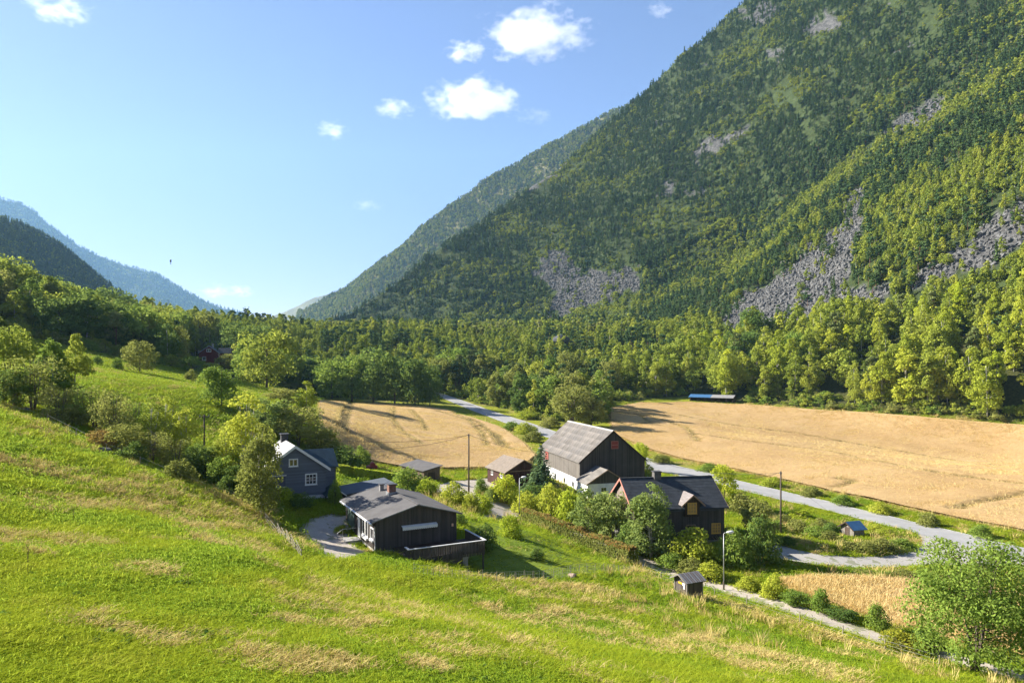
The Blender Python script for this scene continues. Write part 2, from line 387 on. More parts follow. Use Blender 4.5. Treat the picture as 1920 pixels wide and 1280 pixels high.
def wheat_mat():
    m, nt, out = new_mat('ripe grain'); p = pos(nt)
    n = noise(nt, p, .05, 4); n2 = noise(nt, stretch(nt, p, (.6, 1.6, 1)), 1.2, 5, .65); n3 = noise(nt, p, 5, 4)
    f = mathn(nt, 'ADD', mathn(nt, 'MULTIPLY', n, .4), mathn(nt, 'ADD', mathn(nt, 'MULTIPLY', n2, .4), mathn(nt, 'MULTIPLY', n3, .2)))
    col = ramp(nt, f, [(.34, (.33, .205, .082)), (.5, (.45, .30, .137)), (.66, (.52, .375, .19))])
    tz = nd(nt, 'ShaderNodeSeparateColor', {0: nd(nt, 'ShaderNodeAttribute', attribute_name='zone').outputs['Color']}).outputs[0]
    col = mixc(nt, tz, col, (.13, .10, .03))
    princ(nt, out, col, .85, bump(nt, mathn(nt, 'ADD', n2, n3), .8, .25), .15); return m
def lawn_mat():
    m, nt, out = new_mat('mown lawn'); p = pos(nt)
    n = noise(nt, p, .4, 4); n2 = noise(nt, p, 8, 4)
    col = ramp(nt, mathn(nt, 'ADD', mathn(nt, 'MULTIPLY', n, .6), mathn(nt, 'MULTIPLY', n2, .4)), [(.34, (.10, .155, .018)), (.66, (.20, .245, .035))])
    princ(nt, out, col, .9, bump(nt, n2, .6, .05), .1); return m
M_ASPH = asphalt(); M_GRAV = gravel('pale gravel', (.33, .285, .235), (.50, .445, .375)); M_WHEAT = wheat_mat(); M_LAWN = lawn_mat()
sheet('road', ROAD, 2.0, .07, M_ASPH, 'grey asphalt valley road between the two grain fields')
sheet('gravel_turnout', LOOP, 1.6, .05, gravel('turnout gravel', (.29, .275, .25), (.42, .40, .37)), 'gravel side track looping off the asphalt road')
sheet('farm_path', strip(path_c, 3.4), 1.2, .06, M_GRAV, 'narrow gravel farm path past the street lamp')
sheet('yard', YARD, 1.2, .04, M_GRAV, 'gravel yard between the farm sheds')
sheet('driveway', DRIVE, 1.0, .055, M_GRAV, 'gravel driveway beside the low dark bungalow')
sheet('lawn', LAWN_1, 1.0, .05, M_LAWN, 'mown garden lawn below the bungalow deck')
sheet('lawn', LAWN_2, 1.0, .05, M_LAWN, 'mown lawn beside the grey house hedge')
# painted edge lines of the road
lm = simple('road paint', (.62, .62, .60), .6, .2, 4)
def offset_line(l, t):
    c = [Vector(p) for p in l]; o = []
    for i, p in enumerate(c):
        u = (c[min(i+1, len(c)-1)]-c[max(i-1, 0)]).normalized(); o.append(p+Vector((-u.y, u.x))*t)
    return o
ru = offset_line(GP(road_up[2:]), -.3); rl = offset_line(GP(road_lo[3:13]), .3)
for l in (ru, rl):
    o = sheet('road_edge_line', strip([tuple(p) for p in l], .13), 1.5, .078, lm, 'thin white painted line along the road edge')
# wheel tracks through the grain
tr_px = [[(560,752),(552,790),(560,815),(600,840)],[(652,757),(640,775),(635,800),(650,815)],[(737,765),(738,790),(755,812),(790,835)],[(662,758),(652,778),(646,805),(660,818)],
 [(820,772),(880,790),(905,815),(915,840)],[(850,775),(900,795),(925,818),(938,838)],[(900,800),(935,820),(955,845)],[(770,770),(790,790),(800,810)],
 [(1160,775),(1230,785),(1290,805),(1310,830)],[(1150,770),(1260,778),(1380,800),(1500,815),(1700,850),(1920,880)],[(1300,815),(1400,830),(1560,850),(1760,890),(1920,912)],[(1560,918),(1590,912),(1600,905),(1570,900)],
 [(1790,958),(1840,945),(1920,930),(2000,915)],[(1150,790),(1175,800),(1220,795),(1200,780),(1160,775)]]
TRACKS = [GP(l) for l in tr_px]
def track_d(x, y):
    d = np.full(np.shape(x), 1e9)
    for l in TRACKS: d = np.minimum(d, np.abs(segdist(x, y, l)-.0))
    return d
def field_dz(x, y):
    return -.55*np.clip(1.5-track_d(x, y)/.55, 0, 1)+(fbm(x/6, y/6, 3, 31)-.5)*.35
def track_m(x, y): return np.clip(1.9-track_d(x, y)/.6, 0, 1)*(.75+.6*fbm(x/5, y/5, 2, 8))
sheet('grain_field', FIELD_L, 1.0, .62, M_WHEAT, 'ripe golden grain field in front of the dark tree belt', dz=field_dz, attr=track_m)
sheet('grain_field', FIELD_R, 1.35, .62, M_WHEAT, 'large ripe golden grain field beyond the road', dz=field_dz, attr=track_m)
sheet('grain_field', FIELD_N, .9, .38, M_WHEAT, 'small golden grain field between path and turnout', dz=field_dz, attr=track_m)

# ------------------------------------------------------------------ mountains: foot, bench and ridge lines swept into slopes
def catmull(P, n):
    P = np.array(P, float); m = len(P); t = np.linspace(0, m-1, n); i = np.clip(t.astype(int), 0, m-2); f = (t-i)[:, None]
    p0 = P[np.maximum(i-1, 0)]; p1 = P[i]; p2 = P[i+1]; p3 = P[np.minimum(i+2, m-1)]
    return .5*((2*p1)+(-p0+p2)*f+(2*p0-5*p1+4*p2-p3)*f**2+(-p0+3*p1-3*p2+p3)*f**3)
def loft(rows, nt_, ns, amp, scale, seed, bend=None):
    rows = [catmull(r, nt_) for r in rows]; k = len(rows)
    out = []
    for s in np.linspace(0, k-1, ns):
        i = min(int(s), k-2); f = s-i
        out.append(rows[i]*(1-f)+rows[i+1]*f)
    V = np.array(out)                      # ns, nt, 3
    gx = np.gradient(V, axis=1); gy = np.gradient(V, axis=0)
    nrm = np.cross(gx, gy); nrm /= np.linalg.norm(nrm, axis=2, keepdims=True)+1e-9
    nrm *= np.sign(nrm[..., 2:3]+1e-9)
    q = V/scale
    dsp = (fbm(q[..., 0]+q[..., 2]*.5+50, q[..., 1]-q[..., 2]*.7+50, 5, seed, .55)-.5)*2*amp
    return V+nrm*dsp[..., None], nrm
def rock_mat(name, veg, rock, sc=1.0):
    m, nt, out = new_mat(name); p = pos(nt)
    s = nd(nt, 'ShaderNodeSeparateColor', {0: nd(nt, 'ShaderNodeAttribute', attribute_name='zone').outputs['Color']})
    n1 = noise(nt, p, .02*sc, 5, .6); n2 = noise(nt, p, .16*sc, 6, .7)
    vo = nd(nt, 'ShaderNodeTexVoronoi', {'Vector': p, 'Scale': .45*sc}).outputs['Color']
    vs_ = nd(nt, 'ShaderNodeSeparateColor', {0: vo}).outputs[0]
    g = ramp(nt, mathn(nt, 'ADD', mathn(nt, 'MULTIPLY', n1, .4), mathn(nt, 'MULTIPLY', n2, .6)), [(.35, tuple(c*.55 for c in veg)), (.65, tuple(c*1.3 for c in veg))])
    st = ramp(nt, mathn(nt, 'ADD', mathn(nt, 'MULTIPLY', vs_, .5), mathn(nt, 'MULTIPLY', n2, .5)), [(.25, tuple(c*.5 for c in rock)), (.75, tuple(c*1.3 for c in rock))])
    f = mathn(nt, 'ADD', s.outputs[0], mathn(nt, 'MULTIPLY', mathn(nt, 'GREATER_THAN', n1, .66), .8), True)
    h = mathn(nt, 'ADD', n2, mathn(nt, 'MULTIPLY', vs_, .6))
    princ(nt, out, mixc(nt, f, g, st), .95, bump(nt, h, .9, 1.6/sc), .1); return m
def mountain(name, V, mat, label, scree=None):
    ns, nt_ = V.shape[:2]; i = np.arange(ns*nt_).reshape(ns, nt_)
    Fc = np.c_[i[:-1, :-1].ravel(), i[:-1, 1:].ravel(), i[1:, 1:].ravel(), i[1:, :-1].ravel()]
    me = mesh_np(name, V.reshape(-1, 3), Fc, [mat], True)
    if sum(p.normal.z for p in me.polygons[:400]) < 0: me.flip_normals()
    at = me.attributes.new('zone', 'FLOAT_COLOR', 'POINT'); zc = np.zeros((ns*nt_, 4), np.float32); zc[:, 3] = 1
    if scree is not None: zc[:, 0] = scree(V.reshape(-1, 3))
    at.data.foreach_set('color', zc.ravel())
    return tag(obj(name, me), label, kind='structure')
def rel(l): return [(x, y, z+CZ) for x, y, z in l]
foot = rel([(205,-150,-6),(200,100,-3),(187,250,4),(160,320,12.5),(152,385,19),(144,450,25),(130,540,31),(116,620,36),(70,720,45),(0,810,50),(-90,870,52),(-193,940,52),(-330,1010,40)])
bench = rel([(480,-150,260),(470,230,275),(466,470,290),(450,600,286),(382,660,237),(323,690,194),(247,720,124),(139,740,75),(75,790,60),(0,835,60),(-90,890,60),(-193,955,60),(-330,1030,46)])
ridge = rel([(950,-150,850),(900,400,850),(800,740,850),(640,900,790),(500,1000,695),(365,1060,571),(279,1080,502),(129,1100,368),(0,1060,261),(-119,1000,164),(-200,985,100),(-262,1000,72),(-330,1040,52)])
toe = [(x-22, y-14, z-28) for x, y, z in foot]
back = [(x+90, y+160, z-120) for x, y, z in ridge]
VN, _ = loft([toe, foot, bench, ridge, back], 420, 300, 9.0, 95.0, 4)
SCREE = [[(1345,605),(1390,560),(1460,515),(1520,465),(1575,425),(1592,360),(1615,345),(1620,380),(1612,420),(1600,480),(1580,535),(1600,545),(1680,535),(1650,570),(1570,595),(1480,608),(1400,618)],
 [(1700,530),(1790,465),(1850,420),(1930,365),(2050,290),(2050,410),(1930,455),(1880,485),(1800,512),(1730,545)],
 [(995,505),(1040,462),(1070,475),(1080,505),(1110,515),(1195,500),(1195,540),(1120,565),(1025,595),(1045,545)],
 [(1655,248),(1700,212),(1770,180),(1765,208),(1705,238),(1660,258)]]
CLIFF = [[(960,350),(1000,325),(1060,290),(1060,315),(1010,345),(975,365)],[(1390,30),(1430,0),(1460,20),(1420,50)],
 [(1500,50),(1560,20),(1570,50),(1520,75)],[(1430,95),(1470,85),(1470,105),(1440,110)],[(1290,285),(1330,262),(1400,235),(1400,248),(1350,275),(1305,305)],[(1225,375),(1250,345),(1275,340),(1255,370)]]
def in_any(px, py, L, jit=0):
    r = np.zeros(np.shape(px), bool)
    jx = px+(vnoise(px/9, py/9, 3)-.5)*jit; jy = py+(vnoise(px/9+40, py/9, 4)-.5)*jit
    for l in L: r |= inpoly(jx, jy, l)
    return r
def scree_near(V):
    y = np.maximum(V[:, 1], 30); px, py = to_px(V[:, 0], y, V[:, 2])
    return (in_any(px, py, SCREE+CLIFF, 26) & (V[:, 1] > 60)).astype(np.float32)
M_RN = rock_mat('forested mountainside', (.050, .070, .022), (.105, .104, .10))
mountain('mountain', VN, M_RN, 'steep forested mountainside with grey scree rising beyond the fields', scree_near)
fr = [P3(*p) for p in [(560,586,2700),(575,580,2600),(640,541,2500),(740,471,2400),(830,392,2350),(1000,287,2300),(1080,246,2250),(1170,203,2200),(1260,165,2150),(1400,90,2100)]]
ff = [(x-.8*ru_, y-.35*ru_, CZ+zz) for (x, y, z), ru_, zz in zip(fr, [60,100,240,400,480,600,640,680,700,720], [40,45,45,45,60,100,110,120,130,140])]
fbk = [(x+150, y+200, z-150) for x, y, z in fr]
VF, _ = loft([ff, fr, fbk], 260, 120, 14, 150, 11)
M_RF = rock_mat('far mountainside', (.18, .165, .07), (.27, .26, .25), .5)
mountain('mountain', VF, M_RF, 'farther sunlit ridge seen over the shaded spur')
l1r = [P3(*p) for p in [(-900,60,900),(-400,270,1050),(-150,365,1150),(0,412,1250),(60,434,1300),(120,472,1340),(180,520,1360),(228,560,1380),(265,592,1400),(330,640,1420)]]
l1f = [P3(*p) for p in [(-1100,650,420),(-500,640,560),(-200,640,640),(0,640,720),(60,640,780),(120,640,850),(180,640,950),(228,640,1050),(265,650,1150),(330,690,1250)]]
VL1, _ = loft([l1f, l1r, [(x-200, y+250, z-80) for x, y, z in l1r]], 240, 130, 8, 110, 21)
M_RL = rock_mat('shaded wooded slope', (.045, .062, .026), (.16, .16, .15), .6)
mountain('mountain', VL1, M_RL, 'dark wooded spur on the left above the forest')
l2r = [P3(*p) for p in [(-500,190,6200),(-200,310,6250),(0,374,6300),(50,388,6300),(100,426,6300),(150,462,6300),(210,488,6300),(262,506,6300),(298,516,6300),(340,544,6300),(400,571,6300),(450,590,6300),(520,625,6300)]]
l2f = [P3(px, 660, 4300) for px in (-500,-200,0,50,100,150,210,262,298,340,400,450,520)]
VL2, _ = loft([l2f, l2r, [(x-300, y+500, z-200) for x, y, z in l2r]], 300, 110, 26, 240, 31)
mountain('mountain', VL2, rock_mat('distant wooded ridge', (.04, .055, .03), (.10, .10, .10), .25), 'distant blue ridge descending from the left edge into the valley')
l3r = [P3(*p) for p in [(480,600,6000),(540,581,6000),(575,563,6000),(605,552,6000),(660,540,6000),(720,530,6000)]]
VL3, _ = loft([[(x, y-900, CZ+30) for x, y, z in l3r], l3r, [(x, y+500, z-150) for x, y, z in l3r]], 60, 40, 12, 130, 41)
mountain('mountain', VL3, M_RF, 'faint blue hill in the far end of the valley')
# ------------------------------------------------------------------ foliage materials
L_BIRCH = leaf_mat('birch leaves', [(.078, .106, .015), (.128, .150, .021), (.185, .194, .028)])
L_LIGHT = leaf_mat('light green leaves', [(.104, .130, .014), (.162, .183, .019), (.228, .228, .028)])
L_MID = leaf_mat('mid green leaves', [(.050, .085, .014), (.085, .125, .020), (.125, .160, .028)])
L_DARK = leaf_mat('dark green leaves', [(.028, .055, .013), (.050, .082, .018), (.080, .115, .024)])
L_OLIVE = leaf_mat('grey olive leaves', [(.075, .085, .019), (.108, .115, .028), (.155, .152, .042)])
L_GREY = leaf_mat('grey green willow leaves', [(.062, .090, .022), (.095, .125, .032), (.140, .165, .048)])
L_YELL = leaf_mat('yellow green leaves', [(.12, .155, .013), (.18, .21, .017), (.25, .25, .022)])
L_GOLD = leaf_mat('golden flower tops', [(.08, .10, .015), (.15, .14, .012), (.22, .165, .012)])
L_RUST = leaf_mat('rusty autumn leaves', [(.13, .065, .022), (.17, .11, .035), (.15, .14, .04)])
L_PINE = leaf_mat('pine needles', [(.045, .060, .018), (.070, .085, .025), (.100, .108, .032)], .15)
L_SPRUCE = leaf_mat('spruce needles', [(.022, .042, .018), (.036, .060, .024), (.055, .080, .030)], .12)
L_FBIRCH = leaf_mat('mountain birch leaves', [(.062, .086, .013), (.112, .134, .018), (.182, .182, .026)], .3, None, .35)
L_FPINE = leaf_mat('mountain pine needles', [(.020, .040, .014), (.034, .058, .019), (.058, .080, .025)], .12, None, .35)
B_BIRCH = simple('birch bark', (.42, .40, .36), .8, .45, 6, .3, streak=(1, 1, .5))
B_BARK = simple('grey brown bark', (.12, .095, .07), .9, .4, 6, .5)
B_PINE = simple('red brown pine bark', (.17, .095, .055), .9, .35, 5, .5)

# ------------------------------------------------------------------ plant shapes
def unit(v): return v/(np.linalg.norm(v, axis=-1, keepdims=True)+1e-9)
def leaf_faces(P, Nn, size, r, asp=.62):
    n = len(P); t = unit(np.cross(Nn, r.normal(size=(n, 3)))); b = np.cross(Nn, t)
    s = (size*(.65+.7*r.random(n)))[:, None]
    V = np.stack([P-t*s*.5, P-b*s*asp*.5+t*s*.05, P+t*s*.5, P+b*s*asp*.5+t*s*.05], 1).reshape(-1, 3)
    return V, np.arange(4*n).reshape(n, 4)
def crown_blobs(kind, h, w, k, r):
    """centres and sizes of leaf clumps in a crown of height h (from ground) and width w"""
    C = []
    for i in range(k):
        a = r.random()*2*math.pi
        if kind == 'birch':
            t = r.beta(1.2, 1.45); z = h*(.10+.86*t); env = w/2*min(1, 1.5*(1-t)**.55)*(.45+.55*min(1, t*3.2))
        elif kind == 'round':
            t = r.beta(1.35, 1.3); z = h*(.12+.82*t); env = w/2*math.sqrt(max(0.03, 1-((t-.45)/.62)**2))
        elif kind == 'multi':
            t = r.beta(1.3, 1.5); z = h*(.13+.80*t); env = w/2*math.sqrt(max(0.03, 1-((t-.42)/.64)**2))
        elif kind == 'pine':
            t = r.beta(1.6, 1.2); z = h*(.38+.58*t); env = w/2*(1-.72*t)*(.75+.5*r.random())
        elif kind == 'shrub':
            t = r.beta(1.0, 1.3); z = h*(.08+.82*t); env = w/2*math.sqrt(max(.05, 1-t**1.8))
        else: raise ValueError
        q = env*math.sqrt(.12+.88*r.random())
        rad = w*(.10+.09*r.random())*(1.25 if kind in ('shrub', 'round') else 1)
        if kind == 'birch': rad = w*(.11+.09*r.random())*(.65+.5*env/(w/2))
        C.append((q*math.cos(a), q*math.sin(a), min(z, h-rad*.6), rad))
    return np.array(C)
def crown(kind, h, w, k, n, size, r, flat=.8):
    C = crown_blobs(kind, h, w, k, r); i = r.integers(0, k, n)
    wgt = C[:, 3]**2; i = r.choice(k, n, p=wgt/wgt.sum())
    d = unit(r.normal(size=(n, 3))); d[:, 2] = np.abs(d[:, 2])*(r.random(n) > .25)*2*d[:, 2].clip(0)+d[:, 2]*.6; d = unit(d)
    rr = C[i, 3]*(.45+.62*np.sqrt(r.random(n)))
    P = C[i, :3]+d*rr[:, None]*np.array([1, 1, flat])
    if kind == 'birch': P[:, 2] -= (np.hypot(P[:, 0], P[:, 1])/(w/2))**2*h*.05
    P[:, 2] = np.maximum(P[:, 2], h*.03)
    Nn = unit(d+r.normal(size=(n, 3))*.55+np.array([0, 0, .25]))
    V, Fc = leaf_faces(P, Nn, np.full(n, size), r)
    return V, Fc, C
def spruce(h, w, rows, per, size, r):
    P = []; Nn = []
    for i in range(rows):
        t = (i+.5)/rows; z0 = h*(.06+.93*t); L0 = w/2*(1-t)**.85*(.8+.4*r.random())
        nb = max(4, int(11*(1-t)+4))
        for j in range(nb):
            a = r.random()*2*math.pi; L = L0*(.7+.45*r.random())+.08
            m = max(3, int(per*(L/(w/2))))
            s = (np.arange(m)+r.random(m))/m
            p = np.c_[np.cos(a)*L*s, np.sin(a)*L*s, z0-L*(.10+.42*s)*s]; p += r.normal(size=p.shape)*size*.22
            P.append(p); Nn.append(np.tile([math.cos(a)*.35, math.sin(a)*.35, .85], (m, 1))+r.normal(size=(m, 3))*.45)
    P = np.concatenate(P); Nn = unit(np.concatenate(Nn))
    return leaf_faces(P, Nn, np.full(len(P), size), r, .5)
def trunk_mb(h, r0, C, r, stems=1, limbs=8, lean=.03, top=.86, spread=.0):
    mb = MB()
    for s in range(stems):
        a = s*2*math.pi/max(1, stems)+r.random(); sx, sy = math.cos(a)*spread, math.sin(a)*spread
        p = []; rs = []
        wob = r.normal(size=2)*lean*h
        for i in range(6):
            t = i/5; p.append((sx*(.12+.88*t)*h*.5+wob[0]*t*t, sy*(.12+.88*t)*h*.5+wob[1]*t*t, h*top*t-.25*(i == 0))); rs.append(r0*(1.25 if i == 0 else 1)*(1-.86*t)+.012)
        mb.tube(p, rs, 6)
        if C is not None:
            for c in C[r.choice(len(C), min(limbs, len(C)), replace=False)]:
                t = np.clip((c[2]*.72)/(h*top), .12, .9); k = t*5; i = min(int(k), 4); f = k-i
                q = Vector(p[i]).lerp(Vector(p[i+1]), f); e = Vector(c[:3])
                mid = q.lerp(e, .5)+Vector((0, 0, .06*h*(r.random()-.3)))
                mb.tube([q, mid, e], [r0*.42*(1-t)+.012, r0*.25*(1-t)+.01, .008], 4)
    return mb
class Plant:
    def __init__(s, key, trunk, crownme): s.key = key; s.trunk = trunk; s.crown = crownme
PL = {}
def make_plant(key, kind, h, w, k, n, size, seed, bark, leaf, stems=1, limbs=10, r0=.13, spread=0, flat=.8):
    r = np.random.default_rng(seed)
    if kind == 'spruce':
        V, Fc = spruce(h, w, k, n, size, r); C = None
    else: V, Fc, C = crown(kind, h, w, k, n, size, r, flat)
    tr = trunk_mb(h, r0, C, r, stems, limbs, top=.93 if kind == 'spruce' else .84, spread=spread).mesh('trunk', bark, True)
    PL[key] = Plant(key, tr, mesh_np('crown', V, Fc, [leaf])); PL[key].h = h; PL[key].w = w
for i in range(3):
    make_plant(f'birch{i}', 'birch', 12, 4.6+.5*i, 48, 3300, .46, 100+i, B_BIRCH, L_BIRCH, limbs=14)
    make_plant(f'round{i}', 'round', 10, 8.0, 48, 3900, .50, 110+i, B_BARK, L_MID, limbs=16, r0=.17)
    make_plant(f'multi{i}', 'multi', 8, 6.2, 50, 4000, .37, 120+i, B_BARK, L_MID, stems=4, limbs=9, r0=.09, spread=.22)
    make_plant(f'shrub{i}', 'shrub', 3, 3.6, 40, 2800, .25, 130+i, B_BARK, L_MID, stems=4, limbs=6, r0=.035, spread=.5, flat=.9)
for i in range(2):
    make_plant(f'pine{i}', 'pine', 13, 5.2, 28, 2400, .46, 140+i, B_PINE, L_PINE, limbs=14, r0=.15, flat=.55)
    make_plant(f'spruce{i}', 'spruce', 13, 4.4, 28, 12, .62, 150+i, B_BARK, L_SPRUCE, r0=.15)
for i in range(2): make_plant(f'airy{i}', 'multi', 8, 6.0, 46, 2500, .30, 180+i, B_BARK, L_OLIVE, stems=5, limbs=12, r0=.07, spread=.26)
make_plant('farmspruce', 'spruce', 8, 6.0, 30, 24, .46, 160, B_BARK, L_SPRUCE, r0=.14)
make_plant('bigtree', 'multi', 9, 7.2, 110, 22000, .20, 171, B_BARK, L_MID, stems=6, limbs=16, r0=.085, spread=.20)
make_plant('poplar', 'birch', 9, 4.6, 80, 8000, .26, 172, B_BIRCH, L_GREY, stems=2, limbs=20, r0=.10, spread=.10)
make_plant('thinbirch', 'birch', 11, 5.0, 54, 4200, .31, 173, B_BIRCH, L_LIGHT, stems=3, limbs=16, r0=.09, spread=.10)

KINDS = {'birch': 'birch_tree', 'round': 'leafy_tree', 'multi': 'leafy_tree', 'airy': 'leafy_tree', 'pine': 'pine_tree', 'spruce': 'spruce_tree', 'shrub': 'shrub',
         'farmspruce': 'spruce_tree', 'bigtree': 'leafy_tree', 'poplar': 'leafy_tree', 'thinbirch': 'birch_tree'}
CATS = {'birch_tree': 'birch', 'leafy_tree': 'tree', 'pine_tree': 'pine', 'spruce_tree': 'spruce', 'shrub': 'shrub'}
n_plants = 0
def plant(key, x, y, h, w=None, leaf=None, label=None, group=None, sink=.0, name=None, cat=None):
    """one tree or shrub standing at x, y"""
    global n_plants; n_plants += 1
    p = PL[key]; nm = name or KINDS[key.rstrip('0123456789')]
    t = thing(nm, on(x, y, -sink), random.uniform(0, 6.28), label, cat or CATS.get(nm, 'plant'), group)
    sz = h/p.h; sw = (w/p.w) if w else sz*random.uniform(.9, 1.1); t.scale = (sw, sw, sz)
    a = obj('trunk', p.trunk, t); b = obj('crown', p.crown, t)
    if leaf is not None:
        b.material_slots[0].link = 'OBJECT'; b.material_slots[0].material = leaf
    return t
def plant_px(key, px, base, top, wpx, leaf, label, group=None, name=None, cat=None, d=None):
    """stands where the photograph shows its foot; size from its extent there"""
    if d is None: x, y = G(px, base)
    else: x, y = (px-CX)/F*d, d
    zb = CZ-(base-HY)/F*y; h = (base-top)/F*y
    if d is not None: h = CZ+(HY-top)/F*y-float(H(x, y))
    return plant(key, x, y, max(h, .4), wpx/F*y, leaf, label, group, name=name, cat=cat)

# ------------------------------------------------------------------ scattering (for what nobody could count)
def scatter(name, P, rot, scl, ix, protos, label):
    col = bpy.data.collections.new('kinds of '+name)
    for i, me in enumerate(protos):
        o = bpy.data.objects.new(f'{i:02d} {name}', me); col.objects.link(o)
    n = len(P); me = bpy.data.meshes.new(name); me.vertices.add(n)
    me.vertices.foreach_set('co', np.asarray(P, np.float32).ravel())
    for nm, dt, key, arr in (('rot', 'FLOAT_VECTOR', 'vector', rot), ('scl', 'FLOAT_VECTOR', 'vector', scl), ('ix', 'INT', 'value', ix)):
        a = me.attributes.new(nm, dt, 'POINT'); a.data.foreach_set(key, np.asarray(arr, np.int32 if dt == 'INT' else np.float32).ravel())
    ng = bpy.data.node_groups.new(name, 'GeometryNodeTree')
    ng.interface.new_socket('Geometry', in_out='INPUT', socket_type='NodeSocketGeometry')
    ng.interface.new_socket('Geometry', in_out='OUTPUT', socket_type='NodeSocketGeometry')
    gi = ng.nodes.new('NodeGroupInput'); go = ng.nodes.new('NodeGroupOutput')
    ci = ng.nodes.new('GeometryNodeCollectionInfo'); ci.inputs[0].default_value = col; ci.inputs[1].default_value = True; ci.inputs[2].default_value = True
    ip = ng.nodes.new('GeometryNodeInstanceOnPoints'); ip.inputs['Pick Instance'].default_value = True
    def attr(nm, dt):
        q = ng.nodes.new('GeometryNodeInputNamedAttribute'); q.data_type = dt; q.inputs[0].default_value = nm; return q.outputs[0]
    er = ng.nodes.new('FunctionNodeEulerToRotation'); L = ng.links.new
    L(attr('rot', 'FLOAT_VECTOR'), er.inputs[0]); L(er.outputs[0], ip.inputs['Rotation'])
    L(attr('scl', 'FLOAT_VECTOR'), ip.inputs['Scale']); L(attr('ix', 'INT'), ip.inputs['Instance Index'])
    L(gi.outputs[0], ip.inputs['Points']); L(ci.outputs[0], ip.inputs['Instance']); L(ip.outputs[0], go.inputs[0])
    o = obj(name, me); mod = o.modifiers.new('scatter', 'NODES'); mod.node_group = ng
    return tag(o, label, kind='stuff')
def merged(tr, V, Fc, bark, leaf):
    """trunk and crown as one mesh for far trees"""
    V0 = np.array([v.co[:] for v in tr.vertices]) if tr else np.zeros((0, 3)); q = [tuple(p.vertices) for p in tr.polygons] if tr else []
    n0 = len(V0); V = np.r_[V0, V]; Fs = q+[tuple(f) for f in (Fc+n0).tolist()]
    me = bpy.data.meshes.new('tree'); me.from_pydata(V.tolist(), [], Fs); me.materials.append(bark); me.materials.append(leaf)
    mi = np.r_[np.zeros(len(q), np.int32), np.ones(len(Fc), np.int32)]; me.polygons.foreach_set('material_index', mi); me.update(); return me
def far_tree(kind, h, w, k, n, size, seed, bark, leaf, flat=.8):
    r = np.random.default_rng(seed)
    if kind == 'spruce': V, Fc = spruce(h, w, k, n, size, r); C = None
    else: V, Fc, C = crown(kind, h, w, k, n, size, r, flat)
    tr = MB().tube([(0, 0, -.5), (0, 0, h*.85)], [.16, .03], 4).mesh('t', bark)
    return merged(tr, V, Fc, bark, leaf)
mid_set = [far_tree('birch', 11, 4.6, 26, 800, .74, 200, B_BIRCH, L_FBIRCH), far_tree('birch', 12, 5.2, 26, 820, .76, 201, B_BIRCH, L_FBIRCH),
           far_tree('round', 9, 7.0, 24, 800, .80, 202, B_BARK, L_FBIRCH), far_tree('pine', 12, 5.2, 18, 640, .74, 203, B_PINE, L_FPINE, .6),
           far_tree('pine', 11, 4.6, 16, 600, .74, 204, B_PINE, L_FPINE, .6), far_tree('spruce', 12, 3.8, 15, 6, 1.0, 205, B_BARK, L_FPINE)]
far_set = [far_tree('birch', 11, 4.8, 12, 230, 1.4, 210, B_BIRCH, L_FBIRCH), far_tree('round', 9, 6.6, 12, 230, 1.45, 211, B_BARK, L_FBIRCH),
           far_tree('pine', 11, 4.8, 10, 210, 1.3, 212, B_PINE, L_FPINE, .6), far_tree('spruce', 12, 4.0, 9, 5, 1.6, 213, B_BARK, L_FPINE),
           far_tree('birch', 10, 4.4, 12, 230, 1.35, 214, B_BIRCH, L_OLIVE)]

# ------------------------------------------------------------------ woods on the mountainsides
def sample_loft(V, n, r, s0=0.0, s1=1.0):
    ns, nt_ = V.shape[:2]; j0, j1 = int(s0*(ns-1)), int(s1*(ns-1))
    A_ = V[j0:j1, :-1]; B_ = V[j0:j1, 1:]; C_ = V[j0+1:j1+1, :-1]
    ar = np.linalg.norm(np.cross(B_-A_, C_-A_), axis=2).ravel(); k = r.choice(ar.size, n, p=ar/ar.sum())
    u = r.random((n, 1)); v = r.random((n, 1))
    a, b, c = A_.reshape(-1, 3)[k], B_.reshape(-1, 3)[k], C_.reshape(-1, 3)[k]
    global COLS; COLS = k % A_.shape[1]
    return a+(b-a)*u+(c-a)*v, j0+k//A_.shape[1]
def framed(P, m=220):
    y = np.maximum(P[:, 1], 5); px, py = to_px(P[:, 0], y, P[:, 2]); return (P[:, 1] > 40) & (px > -m) & (px < 1920+m) & (py > -m), px, py
r = np.random.default_rng(5)
P, row = sample_loft(VN, 110000, r, .25, .80); cols = COLS
ok, px, py = framed(P); P, row, px, py, cols = P[ok], row[ok], px[ok], py[ok], cols[ok]
py7 = py-F*6/P[:, 1]; sc_ = in_any(px, py, SCREE, 22) | in_any(px, py7, SCREE, 22); cl = in_any(px, py, CLIFF, 22)
u = r.random(len(P)); dens = fbm(P[:, 0]/30, P[:, 1]/30, 3, 77)
keep = ~(sc_ & (u > .19)) & ~(cl & (u > .35)) & (dens+u*.5 > .44) & (fbm(cols/7.0, row/55.0, 3, 123)+u*.25 > .40) & (np.hypot(P[:, 0], P[:, 1]) > 150)
P, row, px, py, dens = P[keep], row[keep], px[keep], py[keep], dens[keep]
n = len(P); d = np.linalg.norm(P-np.array([0, 0, CZ]), axis=1)
low = row < .53*(VN.shape[0]-1)                    # bright birches low, dark conifers above: sun and shade painted by species
bz = fbm(P[:, 0]/55, (P[:, 1]+P[:, 2])/55, 3, 90); pb = np.where(low, .66, .12)+(bz-.5)*3.4
bi = r.random(n) < pb; nearm = d < 620
q = r.random(n)
